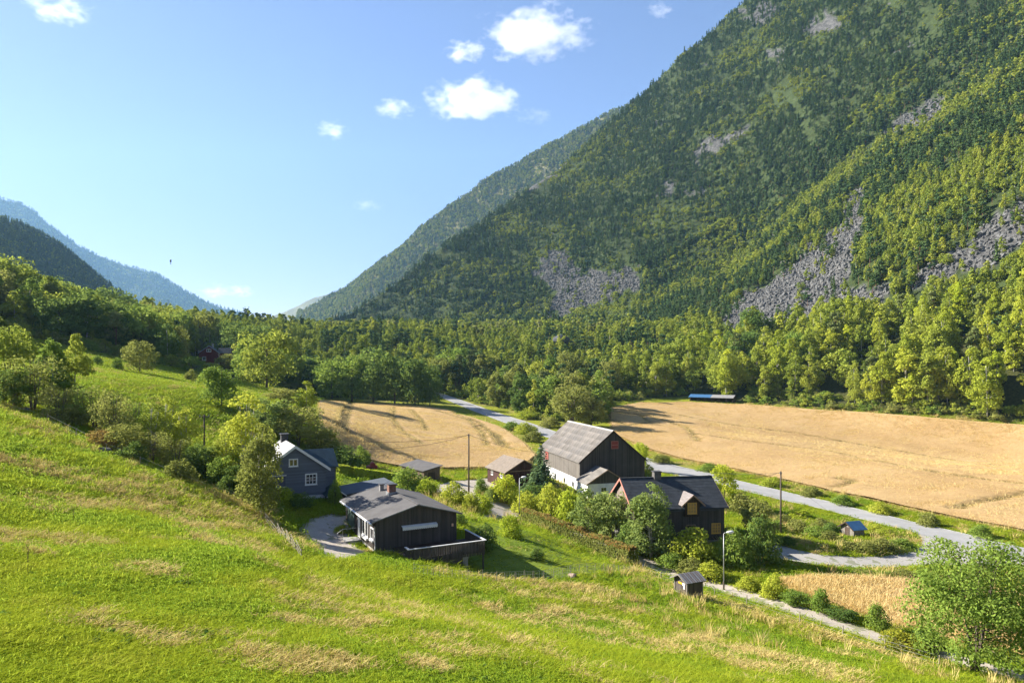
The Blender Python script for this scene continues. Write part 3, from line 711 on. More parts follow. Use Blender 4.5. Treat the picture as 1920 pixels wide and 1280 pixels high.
ix = np.where(nearm, np.where(bi, np.where(q < .4, 0, np.where(q < .8, 1, 2)), np.where(q < .45, 3, np.where(q < .75, 4, 5))),
              6+np.where(bi, np.where(q < .6, 0, 1), np.where(q < .55, 2, 3)))
hs = (.34+.75*r.beta(1.6, 2.2, n))*np.where(low, 1.0, .80)*np.where(bi, 1, r.uniform(.9, 1.35, n)); ws = hs*r.uniform(.85, 1.25, n)
rot = np.c_[r.normal(size=n)*.04, r.normal(size=n)*.04, r.random(n)*6.28]
scatter('mountain_forest', P-np.array([0, 0, .4]), rot, np.c_[ws, ws, hs], ix, mid_set+far_set, 'mixed birch and pine wood covering the steep mountainside')
P, row = sample_loft(VF, 24000, r, .0, .56); ok, px, py = framed(P); P = P[ok]; n = len(P)
u = r.random(n); P = P[fbm(P[:, 0]/60, P[:, 2]/60, 3, 70)+u*.45 > .5]; n = len(P); hs = r.uniform(.8, 1.5, n)
scatter('far_forest', P, np.c_[np.zeros((n, 2)), r.random(n)*6.28], np.c_[hs*1.25, hs*1.25, hs], r.choice([0, 1, 2, 3, 4], n, p=[.2, .1, .2, .1, .4]), far_set, 'thin wood on the farther sunlit ridge')
P, row = sample_loft(VL1, 15000, r, .0, .52); ok, px, py = framed(P); P = P[ok]; n = len(P); hs = r.uniform(.7, 1.2, n)
scatter('spur_forest', P, np.c_[np.zeros((n, 2)), r.random(n)*6.28], np.c_[hs, hs, hs], r.choice([0, 1, 2, 3], n, p=[.1, .1, .4, .4]), far_set, 'dense dark wood on the shaded left spur')
P, row = sample_loft(VL2, 16000, r, .0, .52); ok, px, py = framed(P); P = P[ok]; n = len(P); hs = r.uniform(1.6, 2.8, n)
scatter('ridge_forest', P, np.c_[np.zeros((n, 2)), r.random(n)*6.28], np.c_[hs*1.3, hs*1.3, hs], r.choice([0, 1, 2, 3], n, p=[.1, .1, .4, .4]), far_set, 'far wood on the distant blue ridge')

# boulders of the scree fans
def boulder(seed):
    rr = np.random.default_rng(seed); bm = bmesh.new(); bmesh.ops.create_icosphere(bm, subdivisions=1, radius=.6)
    for v in bm.verts: v.co = Vector((v.co.x*1.25, v.co.y*.9, v.co.z*.65))*rr.uniform(.65, 1.25)
    me = bpy.data.meshes.new('boulder'); bm.to_mesh(me); bm.free(); me.materials.append(M_ROCK); return me
M_ROCK = simple('scree rock', (.112, .112, .108), .95, .6, .8, .6, bdist=.2)
P, row = sample_loft(VN, 500000, r, .24, .66); ok, px, py = framed(P, 60); P, px, py = P[ok], px[ok], py[ok]
k = in_any(px, py, SCREE, 22); P = P[k]; n = min(len(P), 22000); P = P[:n]
hs = r.uniform(.2, 1.0, n)**3*2.6+.45
scatter('scree', P, r.random((n, 3))*6.28, np.c_[hs, hs, hs], r.integers(0, 3, n), [boulder(1), boulder(2), boulder(3)], 'loose grey rocks of the scree fans')

# ------------------------------------------------------------------ woods on the valley floor: the 300 trees that show largest one by one
r = np.random.default_rng(15)
N = 90000
yy = np.exp(r.uniform(math.log(150), math.log(1000), N)); xx = yy*r.uniform(-.95, 1.0, N)
dn = r.random(N) < np.minimum(1, (yy/1000)**2*1.0+.0)   # even spread over the ground
xx, yy = xx[dn], yy[dn]
fm = forested(xx, yy); xx, yy = xx[fm], yy[fm]
zz = H(xx, yy); px, py = to_px(xx, yy, zz)
t_foot = np.interp(yy, [y for x, y, z in foot][:8], [x for x, y, z in foot][:8]); keep = (xx < t_foot+25) | (yy > 760)
# open ground round the red house
keep &= ~in_any(px, py-F*7/yy, SCREE, 10)
keep &= ~((np.abs(px-400) < 62) & (yy < 306))
xx, yy, zz, px, py = xx[keep], yy[keep], zz[keep], px[keep], py[keep]
# minimum spacing
cell = {}; sel = []
for i in range(len(xx)):
    sp = 3.6 if yy[i] < 330 else 4.6
    key = (int(xx[i]//sp), int(yy[i]//sp))
    if key in cell: continue
    cell[key] = 1; sel.append(i)
sel = np.array(sel); xx, yy, zz, px, py = xx[sel], yy[sel], zz[sel], px[sel], py[sel]
n = len(xx)
edge_py = np.interp(px, fb_px, fb_py); depth_in = (edge_py-py)
right = px > 1130; left = px < 590
bz = fbm(xx/40, yy/40, 3, 55)
h = r.uniform(9.5, 16, n); h = np.where(right, r.uniform(11, 20, n), h); h = np.where(left, r.uniform(11, 17.5, n), h)
h = np.where((yy > 380), r.uniform(7, 15, n), h)*(.62+.76*fbm(xx/26, yy/26, 2, 58)); h = np.where((depth_in < 8) & (r.random(n) < .5), r.uniform(3, 6.5, n), h)
app = h/yy
order = np.argsort(-app)
seen = order[(px[order] > -12) & (px[order] < 1932)]; front = seen[:262]; rest = np.setdiff1d(order, front)
SPOT = [(-2000, 60, 'l', 'above the meadow corner'), (60, 170, 'l', 'above the left meadow end'), (170, 270, 'l', 'above the lone meadow tree'), (270, 365, 'l', 'left of the red house'),
        (365, 450, 'l', 'around the red house'), (450, 590, 'l', 'right of the red house'), (590, 700, 'm', 'behind the dark tree belt'), (700, 822, 'm', 'behind the road bend'), (822, 930, 'm', 'where road leaves wood'),
        (930, 1040, 'm', 'beside the road above barn'), (1040, 1150, 'm', 'behind the barn'), (1150, 1285, 'r', 'left of the long shed'), (1285, 1395, 'r', 'behind the long shed'), (1395, 1500, 'r', 'right of the long shed'),
        (1500, 1620, 'r', 'behind the big field middle'), (1620, 1760, 'r', 'behind the big field, right part'), (1760, 1850, 'r', 'near the forest edge end'), (1850, 4000, 'r', 'at the right edge of the view')]
GRP = {'r': 'trees along the upper edge of the big grain field', 'l': 'trees above the sloping meadow', 'm': 'trees beside the bend of the road'}
made = []
for i in front:
    _, _, z_, where = next(q for q in SPOT if q[0] <= px[i] < q[1]); grp = GRP[z_]; b = bz[i]+r.normal()*.12
    size = 'low' if h[i] < 7 else ('tall' if h[i] > 15.5 else ('short' if h[i] < 11.8 else 'middling'))
    row_ = 'front-row ' if depth_in[i] < 14 else ''
    if h[i] < 7:
        lf, adj = [(L_OLIVE, 'olive'), (L_MID, 'green'), (L_RUST, 'rusty'), (L_LIGHT, 'light green')][r.choice(4, p=[.40, .35, .06, .19])]
        t_ = plant(f'shrub{r.integers(3)}', xx[i], yy[i], h[i]*.85, h[i]*r.uniform(1.0, 1.5), lf, f'low {row_}{adj} shrub {where}', grp+', low shrubs', .15); made.append((px[i], t_))
        continue
    pc = {'r': .10, 'l': .07, 'm': .16}[z_]
    if r.random() < pc:
        t_ = plant(f'pine{r.integers(2)}', xx[i], yy[i], h[i], h[i]*r.uniform(.38, .5), L_PINE, f'{size} {row_}dull green pine {where}', grp); made.append((px[i], t_))
    elif z_ == 'r' and b > .40:
        lf, adj = [(L_LIGHT, 'light green'), (L_BIRCH, 'green'), (L_YELL, 'bright yellow-green')][r.choice(3, p=[.45, .40, .15])]
        t_ = plant(f'birch{r.integers(3)}', xx[i], yy[i], h[i], h[i]*r.uniform(.32, .46), lf, f'{size} {row_}{adj} birch {where}', grp); made.append((px[i], t_))
    else:
        lf, adj = [(L_MID, 'mid green'), (L_DARK, 'dark green'), (L_BIRCH, 'fresh green'), (L_OLIVE, 'olive'), (L_RUST, 'rusty')][r.choice(5, p=[.30, .22, .28, .18, .02])]
        kk = 'birch' if r.random() < .45 else 'round'
        t_ = plant(f'{kk}{r.integers(3)}', xx[i], yy[i], h[i], h[i]*(r.uniform(.5, .65) if kk == 'birch' else r.uniform(.7, .95)), lf, f'{size} {row_}{adj} {"slender" if kk == "birch" else "broad"} tree {where}', grp); made.append((px[i], t_))
ORD = 'first second third fourth fifth sixth seventh eighth ninth tenth eleventh twelfth thirteenth fourteenth fifteenth'.split()
same = {}
for q_, t_ in sorted(made, key=lambda m: m[0]): same.setdefault(t_['label'], []).append(t_)
for lab_, ts in same.items():
    if len(ts) > 1:
        for j, t_ in enumerate(ts[:15]): t_['label'] = f'{lab_}, {ORD[j]} from left'
x_, y_, z_, h_ = xx[rest], yy[rest], zz[rest], h[rest]; n = len(rest); q = r.random(n); b = bz[rest]+r.normal(size=n)*.12
con = b < np.where(px[rest] < 400, .26, np.where(px[rest] > 1130, .32, .36))
fr_ = y_ > 520
ix = np.where(fr_, 6, 0)+np.where(con, np.where(fr_, np.where(q < .6, 2, 3), np.where(q < .4, 3, np.where(q < .75, 4, 5))), np.where(q < .45, 0, np.where(fr_, np.where(q < .8, 1, 4), np.where(q < .72, 1, 2))))
hs = h_/11.0; ws = hs*r.uniform(.9, 1.25, n)
scatter('valley_forest', np.c_[x_, y_, z_-.2], np.c_[r.normal(size=(n, 2))*.03, r.random(n)*6.28], np.c_[ws, ws, hs], ix, mid_set+far_set, 'mixed wood filling the valley floor behind the fields')

# undergrowth along the forest edge
N = 26000; yy = r.uniform(140, 420, N); xx = yy*r.uniform(-.9, .98, N); zz = H(xx, yy); px, py = to_px(xx, yy, zz)
k = forested(xx, yy) & (np.interp(px, fb_px, fb_py)-py < 26) & ~on_made(xx, yy, 1.5) & ~((np.abs(px-1340) < 58) & (yy < 330)) & ~((np.abs(px-400) < 50) & (yy < 306)); xx, yy, zz = xx[k][:3800], yy[k][:3800], zz[k][:3800]; n = len(xx)
us = [far_tree('shrub', 3, 4.0, 16, 420, .48, 220, B_BARK, L_OLIVE), far_tree('shrub', 3, 3.6, 16, 420, .46, 221, B_BARK, L_MID), far_tree('shrub', 3.2, 3.4, 16, 420, .46, 222, B_BARK, L_BIRCH)]
hs = r.uniform(.35, 1.25, n)
scatter('undergrowth', np.c_[xx, yy, zz-.1], np.c_[np.zeros((n, 2)), r.random(n)*6.28], np.c_[hs*1.1, hs*1.1, hs], r.integers(0, 3, n), us, 'low bushy undergrowth along the forest edge')
# ------------------------------------------------------------------ trees and shrubs seen one by one
E = [ # shape, px, foot, top, width, leaf, label
 ('round0', 262, 699, 637, 54, L_OLIVE, 'lone olive bushy tree on the upper meadow'),
 ('round1', 415, 762, 679, 66, L_MID, 'round leafy tree standing alone on the lower meadow'),
 ('shrub0', 220, 693, 671, 22, L_MID, 'tiny round thorn bush left of the lone meadow tree'),
 ('shrub1', 183, 684, 666, 16, L_MID, 'smallest thorn bush near the top of the meadow'),
 ('shrub2', 358, 714, 692, 20, L_OLIVE, 'small thorn bush between the two meadow trees'),
 ('multi0', 18, 725, 606, 84, L_BIRCH, 'broad leafy tree at the left picture edge above the slope'),
 ('airy0', 62, 772, 655, 100, L_OLIVE, 'olive brown willow on the left of the gully row'),
 ('birch0', 97, 758, 625, 52, L_MID, 'pointed dark green tree in the left of the gully row'),
 ('birch1', 140, 765, 622, 56, L_BIRCH, 'tall yellow-green birch in the left of the gully row'),
 ('airy1', 178, 810, 715, 78, L_OLIVE, 'grey brown bush in the gully row below the tall birch'),
 ('airy0', 215, 835, 730, 74, L_OLIVE, 'olive leafy tree in the middle of the gully row'),
 ('airy1', 252, 842, 738, 62, L_MID, 'green leafy tree in the middle of the gully row'),
 ('thinbirch', 312, 862, 738, 62, L_LIGHT, 'thin light green birch in the gully row'),
 ('thinbirch', 348, 878, 758, 56, L_LIGHT, 'thin yellow-green birch left of the utility pole'),
 ('airy0', 285, 872, 800, 66, L_OLIVE, 'low olive bush at the foot of the thin gully birch'),
 ('multi1', 385, 905, 832, 66, L_DARK, 'dark bush below the utility pole in the gully'),
 ('multi0', 420, 922, 850, 64, L_MID, 'green bush in the gully left of the grey house'),
 ('airy1', 112, 795, 716, 74, L_OLIVE, 'brownish bush under the pointed gully tree'),
 ('airy0', 150, 802, 716, 66, L_MID, 'green bush under the tall gully birch'),
 ('multi1', 28, 765, 690, 70, L_DARK, 'dark bush behind the olive willow at the left edge'),
 ('airy1', 205, 795, 726, 64, L_MID, 'green bush behind the middle of the gully row'),
 ('thinbirch', 285, 858, 748, 56, L_BIRCH, 'slim green birch left of the thin light birch'),
 ('airy1', 330, 886, 812, 64, L_OLIVE, 'olive bush under the thin light birches'),
 ('airy0', 368, 896, 822, 60, L_MID, 'green bush left below the utility pole'),
 ('thinbirch', 425, 918, 790, 60, L_BIRCH, 'slim birch left of the tall yellow-green birch'),
 ('multi0', 448, 935, 868, 56, L_DARK, 'dark bush at the foot of the tall yellow-green birch'),
 ('multi1', 238, 858, 792, 66, L_OLIVE, 'olive bush in front of the green gully tree'),
 ('shrub0', 130, 800, 760, 60, L_OLIVE, 'low olive scrub at the upper end of the gully'),
 ('shrub1', 335, 905, 862, 56, L_OLIVE, 'low brownish scrub at the gully edge'),
 ('shrub2', 250, 868, 828, 52, L_DARK, 'low dark scrub at the gully edge'),
 ('shrub0', 190, 842, 806, 56, L_RUST, 'rusty low scrub at the gully edge'),
 ('shrub1', 430, 932, 893, 44, L_DARK, 'dark low shrub beside the driveway tree'),
 ('thinbirch', 461, 932, 725, 92, L_LIGHT, 'tall yellow-green birch left of the grey house'),
 ('poplar', 490, 972, 790, 74, L_OLIVE, 'thin tree with pale trunk at the fence beside the grey house'),
 ('multi1', 560, 838, 760, 92, L_OLIVE, 'large grey olive willow behind the grey house'),
 ('multi2', 505, 815, 745, 80, L_GREY, 'grey green willow left of the grey house chimney'),
 ('shrub0', 605, 850, 803, 70, L_OLIVE, 'brownish willow bush above the teal roof'),
 ('birch2', 575, 775, 713, 36, L_LIGHT, 'pointed light green tree at the corner of the left grain field'),
 ('multi0', 530, 760, 725, 62, L_OLIVE, 'olive bush above the willows on the meadow edge'),
 ('shrub1', 645, 878, 836, 60, L_DARK, 'dark bush right of the teal roof'),
 ('shrub2', 677, 872, 836, 34, L_MID, 'small green bush at the left grain field edge'),
 ('shrub0', 527, 948, 914, 62, L_YELL, 'yellowish clipped shrub below the grey house wall'),
 ('shrub1', 562, 955, 924, 48, L_DARK, 'dark shrub beside the porch of the grey house'),
 ('shrub2', 628, 948, 900, 24, L_MID, 'narrow climbing shrub on the corner of the grey house'),
 ('shrub0', 764, 920, 877, 66, L_MID, 'round green shrub behind the bungalow chimney'),
 ('shrub1', 800, 930, 897, 42, L_YELL, 'yellow-green shrub in front of the flat-roofed shed'),
 ('shrub2', 850, 950, 904, 50, L_LIGHT, 'round light green shrub left of the utility pole'),
 ('shrub0', 884, 962, 924, 42, L_LIGHT, 'round light green shrub at the driveway bend'),
 ('shrub1', 908, 960, 928, 34, L_YELL, 'yellow-green shrub touching the driveway'),
 ('shrub2', 828, 940, 925, 26, L_MID, 'low shrub beside the bungalow roof'),
 ('shrub0', 902, 926, 896, 24, L_MID, 'small upright shrub right of the utility pole'),
 ('shrub1', 948, 942, 890, 56, L_YELL, 'big yellow-green shrub in front of the small storehouse'),
 ('shrub2', 922, 938, 914, 30, L_GREY, 'grey green bush left of the yellow-green shrub'),
 ('farmspruce', 1014, 922, 832, 84, L_SPRUCE, 'dark spruce between the storehouse and the barn'),
 ('shrub1', 1005, 938, 908, 60, L_DARK, 'dark bush under the spruce'),
 ('shrub0', 990, 968, 922, 58, L_LIGHT, 'light green lilac behind the end of the long hedge'),
 ('shrub2', 1035, 978, 908, 70, L_LIGHT, 'tall light green lilac below the white barn wall'),
 ('shrub1', 1068, 990, 918, 62, L_YELL, 'yellow-green lilac left of the barn annex'),
 ('multi2', 1108, 1012, 915, 78, L_GREY, 'grey green leafy tree behind the middle of the hedge'),
 ('multi1', 1150, 1022, 918, 72, L_GREY, 'leafy tree in front of the red gable'),
 ('poplar', 1221, 1047, 903, 84, L_GREY, 'tall pale-trunked tree in front of the black house'),
 ('shrub0', 1180, 1040, 980, 52, L_DARK, 'dark bush left of the tall pale-trunked tree'),
 ('shrub1', 1303, 1056, 990, 84, L_LIGHT, 'large domed green bush in front of the black house'),
 ('shrub2', 1378, 1060, 993, 66, L_MID, 'large bush behind the near street lamp'),
 ('shrub0', 1428, 1055, 968, 60, L_DARK, 'dark bush at the start of the gravel turnout'),
 ('multi0', 1425, 1012, 932, 62, L_OLIVE, 'olive leafy bush right of the black house'),
 ('multi2', 1356, 955, 868, 50, L_YELL, 'yellowish tree behind the black house gable'),
 ('shrub1', 1390, 962, 925, 60, L_OLIVE, 'olive scrub right of the black roof'),
 ('multi0', 1203, 882, 826, 30, L_YELL, 'yellow-green tree at the right corner of the barn'),
 ('shrub2', 1215, 905, 872, 34, L_LIGHT, 'light green shrub below the right barn corner'),
 ('shrub0', 957, 1006, 966, 44, L_YELL, 'round yellow-green bush at the top of the garden lawn'),
 ('shrub1', 1007, 1049, 1027, 26, L_DARK, 'small dark bush alone on the garden lawn'),
 ('shrub2', 909, 1030, 982, 48, L_DARK, 'dark bush beside the deck corner'),
 ('shrub0', 862, 985, 962, 26, L_MID, 'green bush at the right corner of the bungalow wall'),
 ('shrub1', 640, 998, 984, 26, L_LIGHT, 'low green plant by the bungalow steps'),
 ('multi1', 1072, 800, 718, 76, L_OLIVE, 'olive brown tree behind the barn roof'),
 ('multi2', 1108, 802, 742, 56, L_OLIVE, 'shorter olive tree right behind the barn ridge'),
 ('round0', 622, 748, 672, 62, L_MID, 'leftmost tree of the dark belt behind the left grain field'),
 ('round1', 660, 753, 655, 66, L_MID, 'second tree from the left of the dark belt'),
 ('round2', 700, 756, 650, 72, L_DARK, 'tallest tree in the middle of the dark belt'),
 ('round0', 740, 759, 662, 66, L_DARK, 'dark tree right of the tallest in the belt'),
 ('round1', 778, 762, 662, 64, L_DARK, 'broad dark tree near the right end of the belt'),
 ('round2', 806, 760, 684, 44, L_DARK, 'rightmost dark tree of the belt at the road'),
 ('round1', 500, 728, 606, 92, L_BIRCH, 'big light green tree right of the red house'),
 ('multi0', 358, 697, 666, 44, L_MID, 'dark bush hiding the foot of the red house'),
 ('multi1', 436, 700, 662, 54, L_OLIVE, 'olive bush right of the red house'),
 ('shrub0', 396, 700, 680, 44, L_LIGHT, 'light green bush in front of the red house'),
 ('bigtree', 1828, 1262, 1003, 208, L_MID, 'large many-stemmed leafy tree in the lower right corner'),
 ('shrub2', 1692, 1222, 1182, 88, L_GOLD, 'golden flowering bush left of the large corner tree'),
 ('shrub1', 1735, 1218, 1178, 60, L_DARK, 'dark bush between the golden bush and the corner tree'),
 ('shrub0', 1645, 1182, 1132, 40, L_MID, 'upright green bush by the path near the golden bush'),
 ('shrub1', 1404, 1106, 1080, 44, L_LIGHT, 'leafy bush right of the near street lamp'),
 ('shrub2', 1452, 1122, 1074, 42, L_LIGHT, 'second bush along the path from the street lamp'),
 ('multi2', 1490, 1134, 1108, 52, L_MID, 'third bush along the path from the street lamp'),
 ('shrub1', 1540, 1150, 1104, 38, L_MID, 'fourth bush along the path from the street lamp'),
 ('multi1', 1580, 1162, 1138, 54, L_DARK, 'dark fifth bush along the path'),
 ('shrub0', 1258, 1066, 1036, 50, L_MID, 'weedy bush at the path below the domed bush'),
 ('shrub1', 1330, 1086, 1054, 54, L_LIGHT, 'weedy light green bush left of the near street lamp'),
 ('shrub2', 1296, 1076, 1046, 50, L_OLIVE, 'tangled olive weeds between path and domed bush'),
]
for k in E: plant_px(*k)
isl = [(1470,985,958,44,L_OLIVE),(1498,1000,966,46,L_OLIVE),(1530,1010,976,44,L_MID),(1558,1018,988,44,L_OLIVE),(1585,1030,1006,46,L_OLIVE),(1622,1036,1006,48,L_OLIVE),(1655,1034,1000,52,L_OLIVE),
       (1690,1028,1002,44,L_MID),(1662,1006,984,40,L_LIGHT),(1640,996,978,34,L_LIGHT),(1500,972,948,40,L_YELL),(1540,990,964,40,L_OLIVE),(1560,1000,972,34,L_DARK),(1455,1000,965,40,L_MID),(1475,1022,998,34,L_DARK)]
where = ['beside the roadside utility pole','right of the roadside utility pole','left behind the blue-roofed shed','left of the blue-roofed shed','below the blue-roofed shed','right below the blue-roofed shed','in the right part of the turnout island',
         'at the right tip of the turnout island','right of the blue-roofed shed','just right behind the blue-roofed shed','at the back of the turnout island','in the middle of the turnout island','with dark leaves left of the blue-roofed shed','at the left end of the turnout island','at the left front of the turnout island']
for i, (a, b, c, d, l) in enumerate(isl): plant_px(f'shrub{i%3}', a, b, c+(b-c)*.28, d, l, 'tangled bush '+where[i], 'bushes on the turnout island')
ver = [(1700,1084,1068),(1735,1089,1068),(1770,1094,1072),(1660,1080,1070),(1620,1075,1068)]
for i, (a, b, c) in enumerate(ver): plant_px(f'shrub{i%3}', a, b, c, 44, [L_OLIVE, L_MID][i % 2], ['bush on the verge below the turnout mouth','bush left of the corner tree on the turnout verge','bush touching the top of the corner tree','low bush on the near turnout verge','lowest bush at the left of the turnout verge'][i], 'bushes on the near turnout verge')
# road and field margins: small bushes
mg = [(1240,868,852),(1330,884,868),(1450,912,894),(1520,930,912),(1580,946,928),(1650,962,942),(1740,985,962),(1840,1008,984),(985,812,792),(1000,828,808),(960,806,790),(990,784,768),(1030,800,782)]
mgl = ['roadside weeds near the barn corner','roadside weeds behind the black house','roadside weeds above the utility pole','roadside weeds left above the blue-roofed shed','roadside weeds above the blue-roofed shed','roadside weeds right above the blue-roofed shed','tall weeds at the field edge above the turnout','tall weeds at the field edge at the right','weeds on the verge left of the barn','weeds beside the spruce top on the verge','weeds along the left grain field corner','weeds across the road from the grain field','weeds across the road behind the barn']
for i, (a, b, c) in enumerate(mg): plant_px(f'shrub{i%3}', a, b, c, 40, [L_OLIVE, L_MID, L_LIGHT][i % 3], mgl[i], 'roadside weeds', name='weed_clump', cat='weeds')

# ------------------------------------------------------------------ hedges
def hedge(name, px_line, w, h, leafs, label, n, size=.14, seed=1):
    r = np.random.default_rng(seed); l = GP(px_line); seg = [math.dist(a, b) for a, b in zip(l, l[1:])]; L = sum(seg)
    root = thing(name, on(*l[0]), 0, label, 'hedge'); ox, oy, oz = root.location
    s = r.random(n)*L; cum = np.r_[0, np.cumsum(seg)]; i = np.clip(np.searchsorted(cum, s)-1, 0, len(seg)-1); f = (s-cum[i])/np.array(seg)[i]
    la = np.array(l); p = la[i]*(1-f[:, None])+la[i+1]*f[:, None]; t = unit((la[i+1]-la[i])); nr = np.c_[-t[:, 1], t[:, 0]]
    hh = h*(.86+.28*fbm(s/1.1, s*0+3, 3, seed)); side = r.random(n)
    off = np.where(side < .4, r.choice([-1, 1], n)*(.9+.2*r.random(n)), r.uniform(-1, 1, n))*w/2
    z = np.where(side < .4, r.random(n)**.8*hh, hh*(.82+.2*r.random(n)))
    off *= 1-.25*(z/hh)**2
    q = p+nr*off[:, None]; g = H(q[:, 0], q[:, 1])
    P = np.c_[q[:, 0]-ox, q[:, 1]-oy, g+z-oz]
    N_ = unit(np.c_[nr*np.sign(off)[:, None]*(side < .4)[:, None], (side >= .4)*1.0+.3]+r.normal(size=(n, 3))*.6)
    V, Fc = leaf_faces(P, N_, np.full(n, size), r)
    me = mesh_np('foliage', V, Fc, leafs)
    if len(leafs) > 1:
        topm = (z > hh*.80) & (r.random(n) < .5); me.polygons.foreach_set('material_index', topm.astype(np.int32))
    obj('foliage', me, root)
    mb = MB()
    for k in range(int(L/.6)):
        k0 = k*.6/L*L; j = min(np.searchsorted(cum, k0, 'right')-1, len(seg)-1); ff_ = (k0-cum[j])/seg[j]
        x = l[j][0]*(1-ff_)+l[j+1][0]*ff_; y = l[j][1]*(1-ff_)+l[j+1][1]*ff_; z0 = float(H(x, y))
        mb.tube([(x-ox, y-oy, z0-oz-.1), (x-ox+r.normal()*.12, y-oy+r.normal()*.12, z0-oz+h*.8)], [.03, .01], 4)
    mb.build('stems', B_BARK, root, kind='stuff'); return root
hedge('hedge', [(984,978),(1040,1000),(1100,1025),(1150,1046),(1188,1063)], 1.5, 2.1, [L_OLIVE, L_RUST], 'long tall hedge with rusty top along the garden lawn', 16000, .27, 3)
hedge('hedge', [(664,893),(700,899),(745,906)], 1.4, 1.5, [L_YELL], 'bright yellow-green clipped hedge behind the grey house lawn', 6500, .30, 4)
hedge('hedge', [(631,888),(659,891)], 1.3, 1.4, [L_LIGHT], 'short clipped hedge beside the teal roof', 3200, .30, 5)

# ------------------------------------------------------------------ meadow grass, grain and weeds
def tuft(n, h, spread, lean, mat, seed, w=.012, top=None):
    r = np.random.default_rng(seed); V = []; Fc = []
    for i in range(n):
        a = r.random()*6.28; x, y = r.normal(size=2)*spread; hh = h*(.55+.6*r.random()); b = r.random()*6.28
        dx, dy = math.cos(b)*lean*hh*(.4+r.random()), math.sin(b)*lean*hh*(.4+r.random())
        wx, wy = math.cos(a)*w, math.sin(a)*w; k = len(V)
        V += [(x-wx, y-wy, -.03), (x+wx, y+wy, -.03), (x+dx*.35+wx*.8, y+dy*.35+wy*.8, hh*.6), (x+dx*.35-wx*.8, y+dy*.35-wy*.8, hh*.6)]
        V += [(x+dx*.35-wx*.8, y+dy*.35-wy*.8, hh*.6), (x+dx*.35+wx*.8, y+dy*.35+wy*.8, hh*.6), (x+dx+wx*.15, y+dy+wy*.15, hh*(1-.25*lean)), (x+dx-wx*.15, y+dy-wy*.15, hh*(1-.25*lean))]
        Fc += [(k, k+1, k+2, k+3), (k+4, k+5, k+6, k+7)]
    return mesh_np('tuft', V, Fc, [mat])
G_GREEN = leaf_mat('meadow grass blades', [(.080, .112, .007), (.120, .153, .009), (.157, .180, .012), (.185, .178, .030)], .5, .35, .45)
G_LUSH = leaf_mat('lush grass blades', [(.064, .110, .008), (.100, .148, .010), (.135, .174, .014)], .5, .35, .45)
G_DRY = leaf_mat('dry grass blades', [(.14, .105, .034), (.23, .175, .060), (.32, .25, .095)], .3, None, .5)
G_WEED = leaf_mat('dock and nettle leaves', [(.035, .065, .012), (.06, .10, .018), (.09, .13, .022)], .25)
G_SEED = simple('dead dock stalks', (.10, .055, .03), .9, .3, 4)
G_GRAIN = leaf_mat('grain stalks', [(.22, .15, .055), (.285, .21, .085), (.34, .26, .12)], .3, None, .4)
gp = [tuft(16, .20, .10, 1.0, G_GREEN, 1, .014), tuft(16, .24, .11, 1.3, G_GREEN, 2, .014), tuft(18, .17, .12, 1.0, G_LUSH, 3, .014), tuft(18, .22, .10, 1.3, G_DRY, 4), tuft(14, .30, .09, .8, G_DRY, 5), tuft(12, .5, .06, .35, G_DRY, 6)]
def rcr(n, seed): return np.random.default_rng(seed)
r = np.random.default_rng(33)
N = 330000
dd = np.exp(r.uniform(math.log(11.5), math.log(150), N)); xx = dd*r.uniform(-.86, .86, N)
zz = H(xx, dd); px, py = to_px(xx, dd, zz)
ok = (py < 1420) & ~on_made(xx, dd, .15) & ~on_field(xx, dd) & ~forested(xx, dd)
lw = on_lawn(xx, dd); ok &= ~lw | (r.random(N) < .3)
xx, dd, zz, lw, px, py = xx[ok], dd[ok], zz[ok], lw[ok], px[ok], py[ok]; n = len(xx)
dr = dryness(xx, dd); q = r.random(n)
lush = fbm(xx/5, dd/5, 3, 61)+r.normal(size=n)*.15 > .52
lowz = zz < CZ-18.5
rough = (~lw) & lowz & (fbm(xx/4, dd/4, 3, 62) > .5)      # unmown verges lower down
ix = np.where(q < dr*.95, np.where(q*7 % 1 < .6, 3, 4), np.where(lush, 2, np.where(q*13 % 1 < .5, 0, 1)))
ix = np.where(rough & (q > .965), 5, ix)
sc = (.75+.6*r.random(n))*np.clip(dd/26, .8, 3.2)**.75
hz = np.where(lw, .16, 1.0)*np.where(rough, 1.15, 1.0)*np.where(dd > 60, .8, 1)*(.5+1.1*fbm(xx/3.3, dd/3.3, 2, 63))*np.where((segdist(xx, dd, path_c) < 4) | (segdist(xx, dd, LOOP) < 2.5) | (segdist(xx, dd, ROAD) < 3), .5, 1)
lean = np.c_[r.normal(size=n)*.12, r.normal(size=n)*.12+.10]
scatter('meadow_grass', np.c_[xx, dd, zz], np.c_[lean, r.random(n)*6.28], np.c_[sc*1.1, sc*1.1, sc*hz], ix, gp, 'sunlit meadow grass with dry straw-coloured patches')
# upper meadow beyond the gully
N = 60000; dd = np.exp(r.uniform(math.log(85), math.log(270), N)); xx = dd*r.uniform(-.85, -.28, N)
ok = ~forested(xx, dd) & ~on_field(xx, dd); xx, dd = xx[ok], dd[ok]; n = len(xx); q = r.random(n)
sc = r.uniform(1.6, 3.0, n)
scatter('far_meadow_grass', np.c_[xx, dd, H(xx, dd)], np.c_[r.normal(size=(n, 2))*.1, q*6.28], np.c_[sc*1.3, sc*1.3, sc*.6], np.where(q < .06, 3, np.where(q < .5, 0, 2)), gp, 'short bright grass of the meadow beyond the gully')
